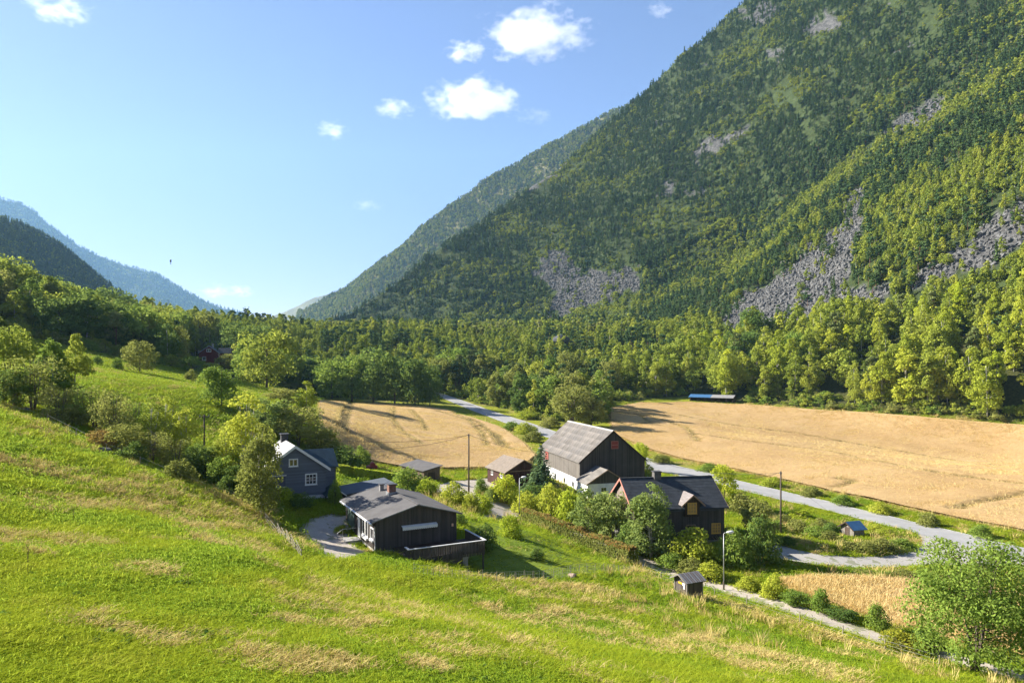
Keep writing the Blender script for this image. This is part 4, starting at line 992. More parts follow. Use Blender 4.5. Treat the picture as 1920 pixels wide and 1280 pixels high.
# grain
gg = [tuft(26, .62, .30, .35, G_GRAIN, 11, .016), tuft(26, .55, .32, .7, G_GRAIN, 12, .016), tuft(22, .45, .32, 1.2, G_GRAIN, 13, .018)]
def grain(poly, N, seed, label, s0):
    r = np.random.default_rng(seed); xs = [p[0] for p in poly]; ys = [p[1] for p in poly]
    x = r.uniform(min(xs), max(xs), N); y = r.uniform(min(ys), max(ys), N); k = inpoly(x, y, poly) & (track_d(x, y) > .85) & (x/y < 1.0); x, y = x[k], y[k]; n = len(x); q = r.random(n)
    lodge = fbm(x/8, y/5, 3, 81)
    s = s0*(.8+.5*r.random(n))
    scatter('grain', np.c_[x, y, H(x, y)+.1], np.c_[r.normal(size=(n, 2))*.12, q*6.28], np.c_[s, s, np.where(lodge > .55, .95, 1.15)*(.8+.4*q)], np.where(lodge > .55, np.where(q < .6, 2, 1), np.where(q < .6, 0, 1)), gg, label)
grain(FIELD_L, 42000, 1, 'standing ripe grain of the field before the dark tree belt', 1.7)
grain(FIELD_R, 85000, 2, 'standing ripe grain of the big field beyond the road', 1.9)
grain(FIELD_N, 16000, 3, 'standing ripe grain of the small field below the turnout', 1.2)
# single tall dead stalks and dock plants in the meadow
def stalk_mesh(seed):
    r = np.random.default_rng(seed); mb = MB(); mb.tube([(0, 0, -.05), (r.normal()*.03, 0, .5), (r.normal()*.06, r.normal()*.05, 1.0)], [.012, .010, .006], 4)
    for i in range(9):
        z = .45+.055*i; a = r.random()*6.28; mb.tube([(0, 0, z), (math.cos(a)*.07, math.sin(a)*.07, z+.08)], [.014, .008], 3)
    return mb.mesh('stalk', G_SEED)
sm = [stalk_mesh(1), stalk_mesh(2)]
stk = [(52,1083,1.25,'tallest dead dock stalk standing at the left of the meadow'),(138,985,1.0,'dead dock stalk left of the upper dry streak'),(353,1110,.8,'short dead stalk in the bright green of the meadow'),(570,1070,1.0,'dead stalk below the wooden fence'),(318,962,.7,'brown stalk at the start of the dry streak'),(770,1112,1.0,'brown stalk in the grass below the deck'),(743,1072,.9,'brown dock stalk in front of the bungalow'),(826,1092,.8,'brown stalk by the net fence')]
for i, (a, b, h, lab) in enumerate(stk):
    x, y = G(a, b); o = obj('dead_stalk', sm[i % 2]); o.location = on(x, y); o.scale = (h*.6, h*.6, h); tag(o, lab, 'weed', 'dead stalks in the meadow')
wp = []
for s in (1, 2):
    r2 = np.random.default_rng(s); n = 60; d_ = unit(r2.normal(size=(n, 3))); d_[:, 2] = np.abs(d_[:, 2]); P = d_*np.array([.22, .22, .2])*(.5+.6*r2.random((n, 1)))
    V, Fc = leaf_faces(P, unit(d_+r2.normal(size=(n, 3))*.5), np.full(n, .16), r2, .5); wp.append(mesh_np('weed', V, Fc, [G_WEED]))
n = 3200; dd = np.exp(r.uniform(math.log(18), math.log(70), n)); xx = dd*r.uniform(-.8, .8, n); k = (fbm(xx/6, dd/6, 3, 91) > .50) & ~on_made(xx, dd, .3) & ~on_field(xx, dd) & ~on_lawn(xx, dd); xx, dd = xx[k], dd[k]; n = len(xx)
sc = r.uniform(.3, 1.1, n)
scatter('weeds', np.c_[xx, dd, H(xx, dd)], np.c_[np.zeros((n, 2)), r.random(n)*6.28], np.c_[sc, sc, sc], r.integers(0, 2, n), wp, 'low dark leafy weeds dotted through the meadow')
# tall rough growth along the path, road verges and gully
def rough_line(l, n, spread, seed, hmin, hmax):
    r = np.random.default_rng(seed); l = np.array(GP(l)); i = r.integers(0, len(l)-1, n); f = r.random((n, 1)); p = l[i]*(1-f)+l[i+1]*f+r.normal(size=(n, 2))*spread
    return p, r.uniform(hmin, hmax, n)
RL = [([(1130,1084),(1200,1090),(1270,1120),(1330,1134),(1400,1156),(1500,1190),(1600,1222),(1700,1254),(1800,1286)],1500,.5,1,.5,1.1),
      ([(870,757),(960,788),(1100,835),(1213,850),(1300,872),(1389,893),(1500,919),(1600,943),(1700,966),(1800,988),(1920,1015)],4000,1.2,2,.5,1.0),
      ([(850,762),(900,782),(960,804),(1010,822),(1000,842)],2500,1.6,3,.6,1.1),([(1389,925),(1480,946),(1574,968),(1660,990)],2200,1.3,4,.5,.9),
      ([(0,775),(150,832),(300,898),(400,935),(480,962)],2600,1.4,5,.9,2.0),([(1300,757),(1400,762),(1600,776),(1920,800)],3000,2.0,6,1.6,2.8),
      ([(1440,1075),(1520,1063),(1620,1064),(1760,1080)],1200,.7,7,.4,.8),([(650,862),(745,882),(830,886),(920,882),(990,876)],2600,1.5,8,.6,1.2),([(1460,990),(1540,1015),(1640,1020),(1710,1018)],2200,2.2,9,.5,1.0)]
PP = []; HH = []
for a in RL:
    p, h_ = rough_line(*a); PP.append(p); HH.append(h_)
p = np.concatenate(PP); h_ = np.concatenate(HH); k = ~on_made(p[:, 0], p[:, 1], .1); p, h_ = p[k], h_[k]; n = len(p); q = r.random(n)
mixn = fbm(p[:, 0]/3, p[:, 1]/3, 3, 44)
scatter('rough_grass', np.c_[p, H(p[:, 0], p[:, 1])], np.c_[r.normal(size=(n, 2))*.12, q*6.28], np.c_[h_*1.1, h_*1.1, h_], np.where(mixn+(q-.5)*.3 > .55, np.where(q < .3, 5, np.where(q < .65, 4, 3)), np.where(q < .5, 1, 2)), gp, 'tall unmown grass along the path, verges and gully')
# ------------------------------------------------------------------ building materials
M_BLACKW = board_mat('black stained boards', (.085, .072, .062), 'x', .16, .5)
M_BROWNW = board_mat('dark brown boards', (.060, .040, .028), 'x', .16, .4)
M_GREYW = board_mat('weathered grey boards', (.22, .20, .175), 'x', .17, .35)
M_REDW = board_mat('red painted boards', (.13, .022, .018), 'x', .15, .3)
M_SLATEW = board_mat('slate blue lap boards', (.15, .17, .21), 'z', .16, .25)
M_OLDW = board_mat('old brown shed boards', (.15, .11, .075), 'x', .18, .4)
M_WHITE = simple('white paint', (.78, .78, .76), .5, .06, 3)
M_LIME = simple('whitewashed masonry', (.72, .72, .70), .85, .15, 1.2, .3)
M_CONC = simple('concrete', (.34, .33, .31), .9, .2, 2, .3)
M_FELT = simple('grey roofing felt', (.095, .091, .09), .9, .22, .8, .25)
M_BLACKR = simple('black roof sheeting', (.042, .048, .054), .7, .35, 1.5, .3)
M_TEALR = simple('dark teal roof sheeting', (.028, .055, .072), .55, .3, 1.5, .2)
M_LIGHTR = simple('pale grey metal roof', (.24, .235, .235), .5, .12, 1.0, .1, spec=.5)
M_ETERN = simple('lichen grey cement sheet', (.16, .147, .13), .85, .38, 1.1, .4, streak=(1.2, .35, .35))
M_SHING = simple('weathered wooden roof', (.20, .165, .13), .9, .25, 2.0, .4)
M_BLUER = simple('blue sheet metal', (.04, .12, .25), .45, .2, 1.5, .1, spec=.5)
M_RUSTR = simple('rust striped metal roof', (.20, .175, .165), .5, .3, 2.2, .1, streak=(6, .5, .5))
M_PINK = simple('faded red barge boards', (.42, .17, .13), .7, .2, 3)
M_TAN = simple('tan barge boards', (.30, .20, .13), .7, .2, 3)
M_ORANGE = simple('yellow ochre window frames', (.62, .36, .08), .6, .12, 4)
M_REDF = simple('red window frames', (.30, .06, .05), .6, .2, 4)
M_BRICK = simple('red brown brick', (.20, .105, .075), .9, .35, 5, .4)
M_DARKC = simple('dark chimney cladding', (.06, .06, .065), .6, .25, 3)
M_POLE = simple('creosoted pole', (.11, .085, .065), .9, .3, 3, streak=(3, 3, .4))
M_STEEL = simple('galvanised steel', (.36, .37, .38), .5, .12, 3, metal=.6)
M_WIRE = simple('cable', (.03, .03, .03), .6, .1, 1)
M_CERAM = simple('insulator', (.5, .5, .48), .3, .1, 2)
M_POSTW = simple('grey fence wood', (.30, .26, .21), .9, .3, 4)
M_SIGNY = simple('yellow sign', (.75, .48, .02), .5, .05, 2)
M_RECESS = simple('blue grey shutter', (.10, .115, .16), .7, .12, 3)
def glass_mat(name, tint, rough=.06):
    m, nt, out = new_mat(name); princ(nt, out, tint, rough, None, .9); return m
M_GLASS = glass_mat('window glass', (.018, .022, .028))
M_REFLG = simple('ochre reflection painted on panes', (.40, .24, .08), .4, .2, 2.5, spec=.5)  # even ochre stands in for a yellowish reflection on the panes

# ------------------------------------------------------------------ building pieces (local x along the front, y away, z up)
def rpt(a, b, t): return tuple(a[i]+(b[i]-a[i])*t for i in range(3))
def window(parent, x, z, w, h, y, frame, glass=None, nx=2, nz=2, axis='y', sgn=-1, fr=.09, bar=.03, sill=True):
    """a window in a wall facing sgn along axis; x, z is its centre"""
    def bx(mb, u0, u1, z0, z1, d0, d1):
        a, b = sorted((y+sgn*d0, y+sgn*d1))
        return mb.box(u0, u1, a, b, z0, z1) if axis == 'y' else mb.box(a, b, u0, u1, z0, z1)
    p = bx(MB(), x-w/2, x+w/2, z-h/2, z+h/2, -.02, .025).build('window', glass or M_GLASS, parent)
    f = MB(); x0, x1, z0, z1 = x-w/2, x+w/2, z-h/2, z+h/2
    bx(f, x0-fr, x0, z0-fr, z1+fr, 0, .07); bx(f, x1, x1+fr, z0-fr, z1+fr, 0, .07); bx(f, x0, x1, z1, z1+fr, 0, .07); bx(f, x0, x1, z0-fr, z0, 0, .07)
    f.build('frame', frame, p)
    b = MB()
    for i in range(1, nx): bx(b, x0+w*i/nx-bar/2, x0+w*i/nx+bar/2, z0, z1, .027, .05)
    for j in range(1, nz): bx(b, x0, x1, z0+h*j/nz-bar/2, z0+h*j/nz+bar/2, .027, .047)
    if b.v: b.build('sash_bar', frame, p)
    if sill: bx(MB(), x0-fr-.04, x1+fr+.04, z0-fr-.05, z0-fr-.003, 0, .13).build('sill', frame, p)
    return p
def gable_block(root, x0, x1, y0, y1, z0, ze, zr, wall, name='wall'):
    xm = (x0+x1)/2
    return MB().prism([(x0, y0, z0), (x1, y0, z0), (x1, y0, ze), (xm, y0, zr), (x0, y0, ze)], (0, y1-y0, 0)).build(name, wall, root)
def gable_roof(root, x0, x1, y0, y1, ze, zr, mats, ov=.4, oy=.4, t=.14, name='roof'):
    """two slabs; ze, zr are wall-top heights at eave and ridge; the eaves run on downwards by the overhang"""
    xm = (x0+x1)/2; sl = (zr-ze)/(xm-x0); out = []
    for sg, m in ((-1, mats[0]), (1, mats[1])):
        xe = x0-ov if sg < 0 else x1+ov; zl = ze-sl*ov+.012; zt = zr+.012
        q = [(xe, y0-oy, zl), (xe, y1+oy, zl), (xm, y1+oy, zt), (xm, y0-oy, zt)]
        out.append(MB().slab(q, (0, 0, t)).build(name, m, root))
    return out, sl
def barge(root, x0, x1, y, ze, zr, mat, ov, w=.2, th=.045, drop=.03):
    """the two boards along a gable's edge, standing proud of the roof end at y"""
    xm = (x0+x1)/2; sl = (zr-ze)/(xm-x0)
    for sg in (-1, 1):
        xe = x0-ov-.02 if sg < 0 else x1+ov+.02; zl = ze-sl*(ov+.02)
        q = [(xe, y, zl-w+.17-drop), (xm, y, zr-w+.17-drop), (xm, y, zr+.17), (xe, y, zl+.17)]
        MB().slab(q, (0, th, 0)).build('barge_board', mat, root)
def battens(root, spans, mat, step=.32, w=.06, d=.03):
    """cover strips of board cladding; spans: (axis, at, out, a0, a1, z0, top(a))"""
    mb = MB()
    for axis, at_, out, a0, a1, z0, top in spans:
        k = int((a1-a0)/step)
        for i in range(k+1):
            a = a0+.04+(a1-a0-.08)*i/max(1, k); z1 = top(a)-.02
            if z1-z0 < .1: continue
            lo, hi = sorted((at_+out*.001, at_+out*d))
            if axis == 'y': mb.box(a-w/2, a+w/2, lo, hi, z0, z1)
            else: mb.box(lo, hi, a-w/2, a+w/2, z0, z1)
    return mb.build('cladding_battens', mat, root, kind='stuff')
def origin(px, py, d): x, y, z = P3(px, py, d); return x, y, z

# ---- low dark bungalow with deck
TH = math.atan2(.456, .89)
ux_, uy_ = math.cos(TH), math.sin(TH)
bx0, by0 = -12.3+.45*ux_-.45*uy_*-1*0, 60.0+.45*uy_
BZ = CZ-16.5
bw = thing('bungalow', (bx0-.4*uy_, by0+.4*ux_, BZ), TH, 'low black-stained bungalow with grey felt roof and raised deck', 'house')
W, Ln, ZE, ZR = 7.7, 11.0, 2.93, 4.0
gable_block(bw, 0, W, 0, Ln, .25, ZE, ZR, M_BLACKW)
MB().box(.04, W-.04, .04, Ln-.04, -2.2, .247).build('foundation', M_CONC, bw)
roofs, sl_ = gable_roof(bw, 0, W, 0, Ln, ZE, ZR, (M_FELT, M_FELT), .45, .4, .12)
MB().slab([(W/2-.12, -.42, ZR+.155), (W/2-.12, Ln+.42, ZR+.155), (W/2+.12, Ln+.42, ZR+.155), (W/2+.12, -.42, ZR+.155)], (0, 0, .02)).build('ridge_cap', M_FELT, bw)
barge(bw, 0, W, -.45, ZE, ZR, M_LIGHTR, .45, .10, .04, -.02)
barge(bw, 0, W, Ln+.41, ZE, ZR, M_LIGHTR, .45, .10, .04, -.02)
top = lambda a: ZE+(ZR-ZE)*(1-abs(a-W/2)/(W/2))
battens(bw, [('y', 0, -1, 0, W, .28, top), ('x', 0, -1, 0, Ln, .28, lambda a: ZE-.1), ('x', W, 1, 0, Ln, .28, lambda a: ZE-.1)], M_BLACKW)
MB().box(-.60, -.46, -.4, Ln+.4, ZE-.20, ZE-.10).build('gutter', M_WHITE, bw)
pipe = MB().tube([(-.52, -.30, ZE-.2), (-.12, -.10, ZE-.45), (-.10, -.10, .2), (-.05, -.25, -.05), (.6, -1.4, -.42)], .045, 8).build('downpipe', M_WHITE, bw, True)
ch = MB().box(W/2-.75, W/2-.05, 6.2, 6.9, ZR-.3, ZR+.95).build('chimney', M_BRICK, bw)
MB().box(W/2-.82, W/2+.02, 6.13, 6.97, ZR+.952, ZR+1.02).build('chimney_cap', M_DARKC, ch)
MB().box(W/2-.84, W/2+.04, 6.10, 7.0, ZR-.25, ZR+.22).build('flashing', M_STEEL, ch)
v = MB().box(W/2-.85, W/2-.45, 9.0, 9.4, ZR-.2, ZR+.55).build('roof_vent', M_LIGHTR, bw)
MB().box(W/2-.92, W/2-.38, 8.93, 9.47, ZR+.552, ZR+.62).build('cap', M_DARKC, v)
# left wall: entrance, windows
dr_ = MB().box(-.05, .02, 5.2, 6.1, .3, 2.4).build('door', M_WHITE, bw)
MB().box(-.09, -.052, 5.3, 5.36, 1.25, 1.4).build('handle', M_STEEL, dr_)
window(bw, 3.9, 1.65, .8, 1.3, 0, M_WHITE, nx=1, nz=1, axis='x')
window(bw, 2.9, 1.65, .8, 1.3, 0, M_WHITE, nx=1, nz=1, axis='x')
window(bw, 1.1, 1.6, .9, .9, 0, M_WHITE, nx=1, nz=1, axis='x')
MB().box(-.2, -.02, .62, 1.55, .92, 1.1).build('flower_box', M_WHITE, bw)
MB().box(-.24, -.02, 2.5, 4.3, .68, .86).build('flower_box', M_WHITE, bw)
MB().box(-.05, .02, 7.6, 10.2, .35, 2.5).build('green_panel', simple('weathered green cladding', (.07, .11, .085), .8, .4, 2), bw, label='weathered green wall panel')
st = MB(); st.box(-1.5, -.06, 4.9, 6.4, -.1, .22); st.box(-1.95, -1.502, 5.0, 6.3, -.2, .06); st.build('steps', M_CONC, bw)
hr = MB(); hr.tube([(-1.45, 6.35, .2), (-1.45, 6.35, 1.05), (-.1, 6.35, 1.05)], .025, 6); hr.tube([(-1.95, 6.35, -.1), (-1.95, 6.35, .7), (-1.45, 6.35, 1.05)], .025, 6); hr.build('handrail', M_STEEL, bw)
# awning box with scalloped valance
aw = MB().slab([(2.35, -.03, 2.25), (5.7, -.03, 2.25), (5.7, -.36, 2.14), (2.35, -.36, 2.14)], (0, 0, .05)).build('awning', M_WHITE, bw)
val = MB()
for i in range(17):
    x = 2.35+i*.197; val.prism([(x, -.38, 2.18), (x+.197, -.38, 2.18), (x+.197, -.38, 1.98), (x+.15, -.38, 1.91), (x+.05, -.38, 1.91), (x, -.38, 1.98)], (0, .018, 0))
val.build('valance', M_WHITE, aw)
lp = MB().box(7.2, 7.36, -.14, -.03, 1.75, 2.0).build('wall_lamp', simple('lamp globe', (.8, .5, .35), .4, .05, 1), bw)
# deck
DX0, DX1, DY0, DZ = 1.55, 8.55, -4.5, .42
MB().box(DX0, DX1, DY0, -.06, DZ-.16, DZ-.002).build('deck_frame', M_BLACKW, bw)
for i in range(30):
    a = DY0+.004+i*.1475
    o = MB().box(DX0+.01, DX1-.01, a, a+.138, DZ, DZ+.03).build('deck_board', M_BROWNW, bw)
rl_ = MB()
def fence_boards(mb, p, q, n):
    p = Vector(p); q = Vector(q); t = (q-p).normalized(); nr = Vector((-t.y, t.x, 0))
    for i in range(n):
        c = p.lerp(q, (i+.5)/n); w = (q-p).length/n*.33
        a, b = c-t*w, c+t*w
        mb.slab([(a.x, a.y, DZ-.38), (b.x, b.y, DZ-.38), (b.x, b.y, DZ+.82), (a.x, a.y, DZ+.82)], nr*.025)
fence_boards(rl_, (DX0, DY0-.03, 0), (DX1, DY0-.03, 0), 44); fence_boards(rl_, (DX1+.03, DY0, 0), (DX1+.03, -.05, 0), 28); fence_boards(rl_, (DX0-.03, DY0+.9, 0), (DX0-.03, DY0, 0), 6)
rl_.build('railing_boards', M_BLACKW, bw, kind='stuff')
hd = MB(); hd.box(DX0-.12, DX1+.14, DY0-.14, DY0+.06, DZ+.86, DZ+.91); hd.box(DX1-.06, DX1+.14, DY0+.062, -.04, DZ+.86, DZ+.91); hd.box(DX0-.12, DX0+.08, DY0+.062, DY0+.9, DZ+.86, DZ+.91)
hd.build('handrail', simple('weathered pale handrail', (.50, .50, .50), .7, .15, 3), bw, label='pale handrail round the deck')
for i, (x, y) in enumerate([(6.6, DY0+.35), (7.0, -1.8)]): MB().box(x, x+.5, y, y+.5, -2.6, DZ-.163).build('deck_pier', M_CONC, bw)
for x, y in [(DX1-.1, DY0+.1), (DX1-.15, -1.2), (DX0+.15, DY0+.1)]: MB().box(x-.06, x+.06, y-.06, y+.06, -2.9, DZ-.163).build('deck_post', M_POSTW if y > -2 else M_BLACKW, bw)
MB().slab([(DX0-.05, DY0+.02, -1.1), (6.4, DY0+.02, -1.1), (6.4, DY0+.02, DZ-.165), (DX0-.05, DY0+.02, DZ-.165)], (0, .03, 0)).build('skirting_boards', M_BLACKW, bw)
# ---- low garage roof behind the bungalow
gx, gy, gz = P3(640, 962, 76.5)
ga = thing('garage', (gx+.6, gy+.2, BZ+.3), TH, 'low garage with blue-grey felt roof behind the bungalow', 'garage')
MB().prism([(0, 0, -.8), (5.4, 0, -.8), (5.4, 0, 2.55), (0, 0, 1.95)], (0, 5, 0)).build('wall', M_BLACKW, ga)
MB().slab([(-.4, -.3, 1.96), (5.8, -.3, 2.64), (5.8, 5.3, 2.64), (-.4, 5.3, 1.96)], (0, 0, .12)).build('roof', simple('blue grey roofing felt', (.07, .085, .105), .8, .2, 1), ga)
MB().slab([(.6, -.022, -.6), (3.0, -.022, -.6), (3.0, -.022, 1.5), (.6, -.022, 1.5)], (0, -.03, 0)).build('door', M_BROWNW, ga)

# ---- grey-blue house with white barge boards
hx, hy, hz = -23.8, 75.0, CZ-14.7
gh = thing('house', (hx, hy, hz), TH, 'slate blue house with white barge boards and sun glint painted on its roof', 'house')
AP = CZ-8.47-hz-.18; EV = AP-2.4
gable_block(gh, -3.35, 3.35, .4, 8.6, .55, EV, AP, M_SLATEW)
MB().box(-3.3, 3.3, .44, 8.5, -1.2, .547).build('foundation', M_LIME, gh)
gable_roof(gh, -3.35, 3.35, .4, 8.6, EV, AP, (M_LIGHTR, M_TEALR), .45, .4, .12)  # left slope pale for sun glint, right slope dark teal for shade, both in colour
barge(gh, -3.35, 3.35, -.06, EV, AP, M_WHITE, .45, .30, .05)
lap = MB()
for i in range(int((EV-.55)/.16)): lap.slab([(-3.36, .39, .56+i*.16), (3.36, .39, .56+i*.16), (3.36, .395, .70+i*.16), (-3.36, .395, .70+i*.16)], (0, -.022, 0))
for i in range(int((AP-EV)/.16)-1):
    z = EV+.03+i*.16; hw = 3.3*(1-(z+.15-EV)/(AP-EV)); lap.slab([(-hw, .39, z), (hw, .39, z), (hw, .395, z+.14), (-hw, .395, z+.14)], (0, -.022, 0))
lap.build('lap_boards', M_SLATEW, gh, kind='stuff')
window(gh, -.15, AP-1.75, .75, .62, .37, M_WHITE, nx=2, nz=1, fr=.12, bar=.1)
window(gh, 1.75, 2.35, 1.05, 1.0, .37, M_WHITE, nx=3, nz=3, fr=.13, bar=.05)
sh = MB().box(-2.3, -1.0, .30, .375, 1.75, 2.9).build('recess_panel', M_RECESS, gh)  # added bluish panel stands in for a recess in the wall
MB().box(-2.4, -.9, .26, .38, 2.903, 3.0).build('recess_trim', M_WHITE, sh); MB().box(-2.4, -.9, .26, .38, 1.65, 1.747).build('recess_trim', M_WHITE, sh)
WE = 3.35; WR = 4.95     # wing along the front direction
wg = MB().prism([(5.0, 3.1, -1.2), (5.0, 8.1, -1.2), (5.0, 8.1, WE), (5.0, 5.6, WR), (5.0, 3.1, WE)], (-11.2, 0, 0)).build('wing_wall', M_SLATEW, gh)
MB().slab([(-6.5, 2.75, WE-.2), (5.35, 2.75, WE-.2), (5.35, 5.6, WR+.02), (-6.5, 5.6, WR+.02)], (0, 0, .12)).build('wing_roof', M_TEALR, gh)
MB().slab([(-6.5, 8.45, WE-.2), (5.35, 8.45, WE-.2), (5.35, 5.6, WR+.02), (-6.5, 5.6, WR+.02)], (0, 0, .12)).build('wing_roof', M_TEALR, gh)
ch = MB().box(-.45, .35, 6.9, 7.7, AP-.4, AP+.75).build('chimney', M_DARKC, gh)
MB().box(-.55, .45, 6.8, 7.8, AP+.752, AP+.86).build('chimney_cap', M_DARKC, ch)
MB().tube([(5.03, 3.0, 0), (5.03, 3.0, WE-.1)], .045, 6).build('downpipe', M_DARKC, gh)
po = MB().prism([(3.3, -1.6, -.9), (4.9, -1.6, -.9), (4.9, -1.6, .75), (4.1, -1.6, 1.35), (3.3, -1.6, .75)], (0, 3.0, 0)).build('porch', M_BROWNW, gh)
MB().slab([(3.0, -1.9, .56), (3.0, 1.4, .56), (4.1, 1.4, 1.38), (4.1, -1.9, 1.38)], (0, 0, .07)).build('porch_roof', M_TEALR, po)
MB().slab([(5.2, -1.9, .56), (5.2, 1.4, .56), (4.1, 1.4, 1.38), (4.1, -1.9, 1.38)], (0, 0, .07)).build('porch_roof', M_TEALR, po)
MB().slab([(3.0, -1.95, .5), (4.1, -1.95, 1.32), (4.1, -1.95, 1.46), (3.0, -1.95, .64)], (0, .04, 0)).build('porch_trim', M_WHITE, po)
MB().slab([(5.2, -1.95, .5), (4.1, -1.95, 1.32), (4.1, -1.95, 1.46), (5.2, -1.95, .64)], (0, .04, 0)).build('porch_trim', M_WHITE, po)

# ---- black house with ochre windows
th2 = math.atan2(.156, .988); kz = CZ-21.7
kh = thing('house', (14.0, 88.0, kz), th2, 'black timber house with ochre windows and small dormer', 'house')
KR = CZ-14.16-kz-.15; KE = KR-2.9; KW = 4.5; KL = 12.2
MB().prism([(.3, -KW, .3), (.3, KW, .3), (.3, KW, KE), (.3, 0, KR), (.3, -KW, KE)], (KL-.5, 0, 0)).build('wall', M_BLACKW, kh)
MB().box(.36, KL-.26, -KW+.06, KW-.06, -1.2, .297).build('foundation', M_CONC, kh)
for sg in (-1, 1):
    ksl = (KR-KE)/KW
    MB().slab([(-.1, sg*(KW+.4), KE-ksl*.4), (KL+.2, sg*(KW+.4), KE-ksl*.4), (KL+.2, 0, KR+.012), (-.1, 0, KR+.012)], (0, 0, .14)).build('roof', M_BLACKR, kh)
    tl = MB()
    for j in range(11):
        f0, f1 = j/11, (j+1)/11; yA, yB = sg*(KW+.4)*(1-f0), sg*(KW+.4)*(1-f1); zA = KE-ksl*.4+(KR+.012-KE+ksl*.4)*f0+.142; zB = KE-ksl*.4+(KR+.012-KE+ksl*.4)*f1+.142
        tl.slab([(-.12, yA, zA+.014), (KL+.22, yA, zA+.014), (KL+.22, yB, zB), (-.12, yB, zB)], (0, 0, .012))
    tl.build('roof_courses', M_BLACKR, kh, kind='stuff')
    for xe, mt in ((-.16, M_PINK), (KL+.203, M_TAN)):
        q = [(xe, sg*(KW+.42), KE-ksl*.42-.12), (xe, 0, KR-.12), (xe, 0, KR+.17), (xe, sg*(KW+.42), KE-ksl*.42+.17)]
        MB().slab(q, (.055, 0, 0)).build('barge_board', mt, kh)
MB().slab([(-.12, -.16, KR+.15), (KL+.22, -.16, KR+.15), (KL+.22, .16, KR+.15), (-.12, .16, KR+.15)], (0, 0, .05)).build('ridge_cap', M_BLACKR, kh)
battens(kh, [('y', -KW, -1, .3, KL-.2, .35, lambda a: KE-.12), ('x', .3, -1, -KW, KW, .35, lambda a: KE+(KR-KE)*(1-abs(a)/KW)-.1)], M_BLACKW)
GW = board_mat('sunlight-toned gable boards', (.20, .155, .135), 'x', .16, .4)  # pale board tone paints in the sun falling on this gable
MB().prism([(.262, -2.6, 1.9), (.262, 2.6, 1.9), (.262, 2.2, KE+.9), (.262, 0, KR-.35), (.262, -2.2, KE+.9)], (.03, 0, 0)).build('gable_boards', GW, kh, label='boards of the left gable with sunlight painted into their tone')
window(kh, .2, 4.1, .75, .9, .26, M_REDF, nx=1, nz=3, axis='x', fr=.12, bar=.06); window(kh, -1.4, 1.5, .8, 1.0, .30, M_REDF, nx=1, nz=2, axis='x')
DXc = 7.6; DB = -KW-.46
dm = MB().prism([(DXc-.95, DB, KE-1.1), (DXc+.95, DB, KE-1.1), (DXc+.95, DB, KE+.75), (DXc, DB, KE+1.55), (DXc-.95, DB, KE+.75)], (0, 3.2, 0)).build('dormer', M_BROWNW, kh)
for sg, mt in ((-1, M_RUSTR), (1, M_BLACKR)):  # pale left slope and black right slope paint sun and shade on one roof
    MB().slab([(DXc+sg*1.5, DB-.35, KE+.28), (DXc+sg*1.5, DB+2.6, KE+.28), (DXc, DB+2.6, KE+1.57), (DXc, DB-.35, KE+1.57)], (0, 0, .08)).build('dormer_roof', mt, dm)
    MB().slab([(DXc+sg*1.52, DB-.40, KE+.16), (DXc, DB-.40, KE+1.46), (DXc, DB-.40, KE+1.67), (DXc+sg*1.52, DB-.40, KE+.37)], (0, .045, 0)).build('dormer_barge_board', M_TAN, dm)
window(kh, DXc-.05, KE-.05, 1.0, 1.15, DB, M_ORANGE, M_REFLG, nx=3, nz=3, fr=.11, bar=.085)
window(kh, 10.9, 1.75, 1.0, 1.05, -KW, M_ORANGE, M_REFLG, nx=3, nz=3, fr=.11, bar=.085)
window(kh, 7.6, 1.7, 1.0, 1.05, -KW, M_TAN, M_GLASS, nx=2, nz=2); window(kh, 3.6, 1.7, 1.0, 1.05, -KW, M_TAN, M_GLASS, nx=2, nz=2)
MB().box(.6, DXc-1.1, -KW-.52, -KW-.40, KE-.42, KE-.32).build('gutter', M_DARKC, kh); MB().box(DXc+1.1, KL-.1, -KW-.52, -KW-.40, KE-.42, KE-.32).build('gutter', M_DARKC, kh)
ch = MB().box(4.4, 5.3, -.45, .45, KR-.5, KR+.85).build('chimney', simple('sooty chimney render', (.11, .105, .10), .9, .3, 3), kh); MB().box(4.3, 5.4, -.55, .55, KR+.852, KR+.96).build('chimney_cap', M_DARKC, ch)

# ---- barn
tb = math.atan2(.264, .964); bz = CZ-21.6
ba = thing('barn', (17.5, 118.0, bz), tb, 'large black-gabled barn with lichen-grey roof and white base', 'barn')
BR = CZ-10.8-bz-.12; BE = BR-5.05; BWd = 6.05; BL = 22.2; BM = 2.55
MB().prism([(-BWd, .2, BM), (BWd, .2, BM), (BWd, .2, BE), (0, .2, BR), (-BWd, .2, BE)], (0, BL, 0)).build('wall', M_BLACKW, ba)
MB().box(-BWd-.02, BWd+.02, .18, BL+.22, -1.0, BM-.003).build('base_wall', M_LIME, ba)
MB().box(-BWd-.045, -BWd-.003, .2, BL+.2, BM+.02, BE-.05).build('side_boards', M_GREYW, ba, label='weathered grey boards of the long side')
bsl = (BR-BE)/BWd
rb = {}
for sg in (-1, 1):
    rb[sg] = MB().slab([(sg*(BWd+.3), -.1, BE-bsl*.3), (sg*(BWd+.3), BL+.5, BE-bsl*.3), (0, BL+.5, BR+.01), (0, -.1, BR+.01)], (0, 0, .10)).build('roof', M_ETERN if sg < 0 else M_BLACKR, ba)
nx_, nz_ = 20, 6
tone = [simple(f'cement sheet tone {i}', c, .85, .38, 1.0, .4, streak=(1.2, .35, .35)) for i, c in enumerate([(.125, .113, .10), (.15, .137, .122), (.175, .158, .14), (.138, .128, .118)])]
x0_, z0_ = -(BWd+.32), BE-bsl*.32
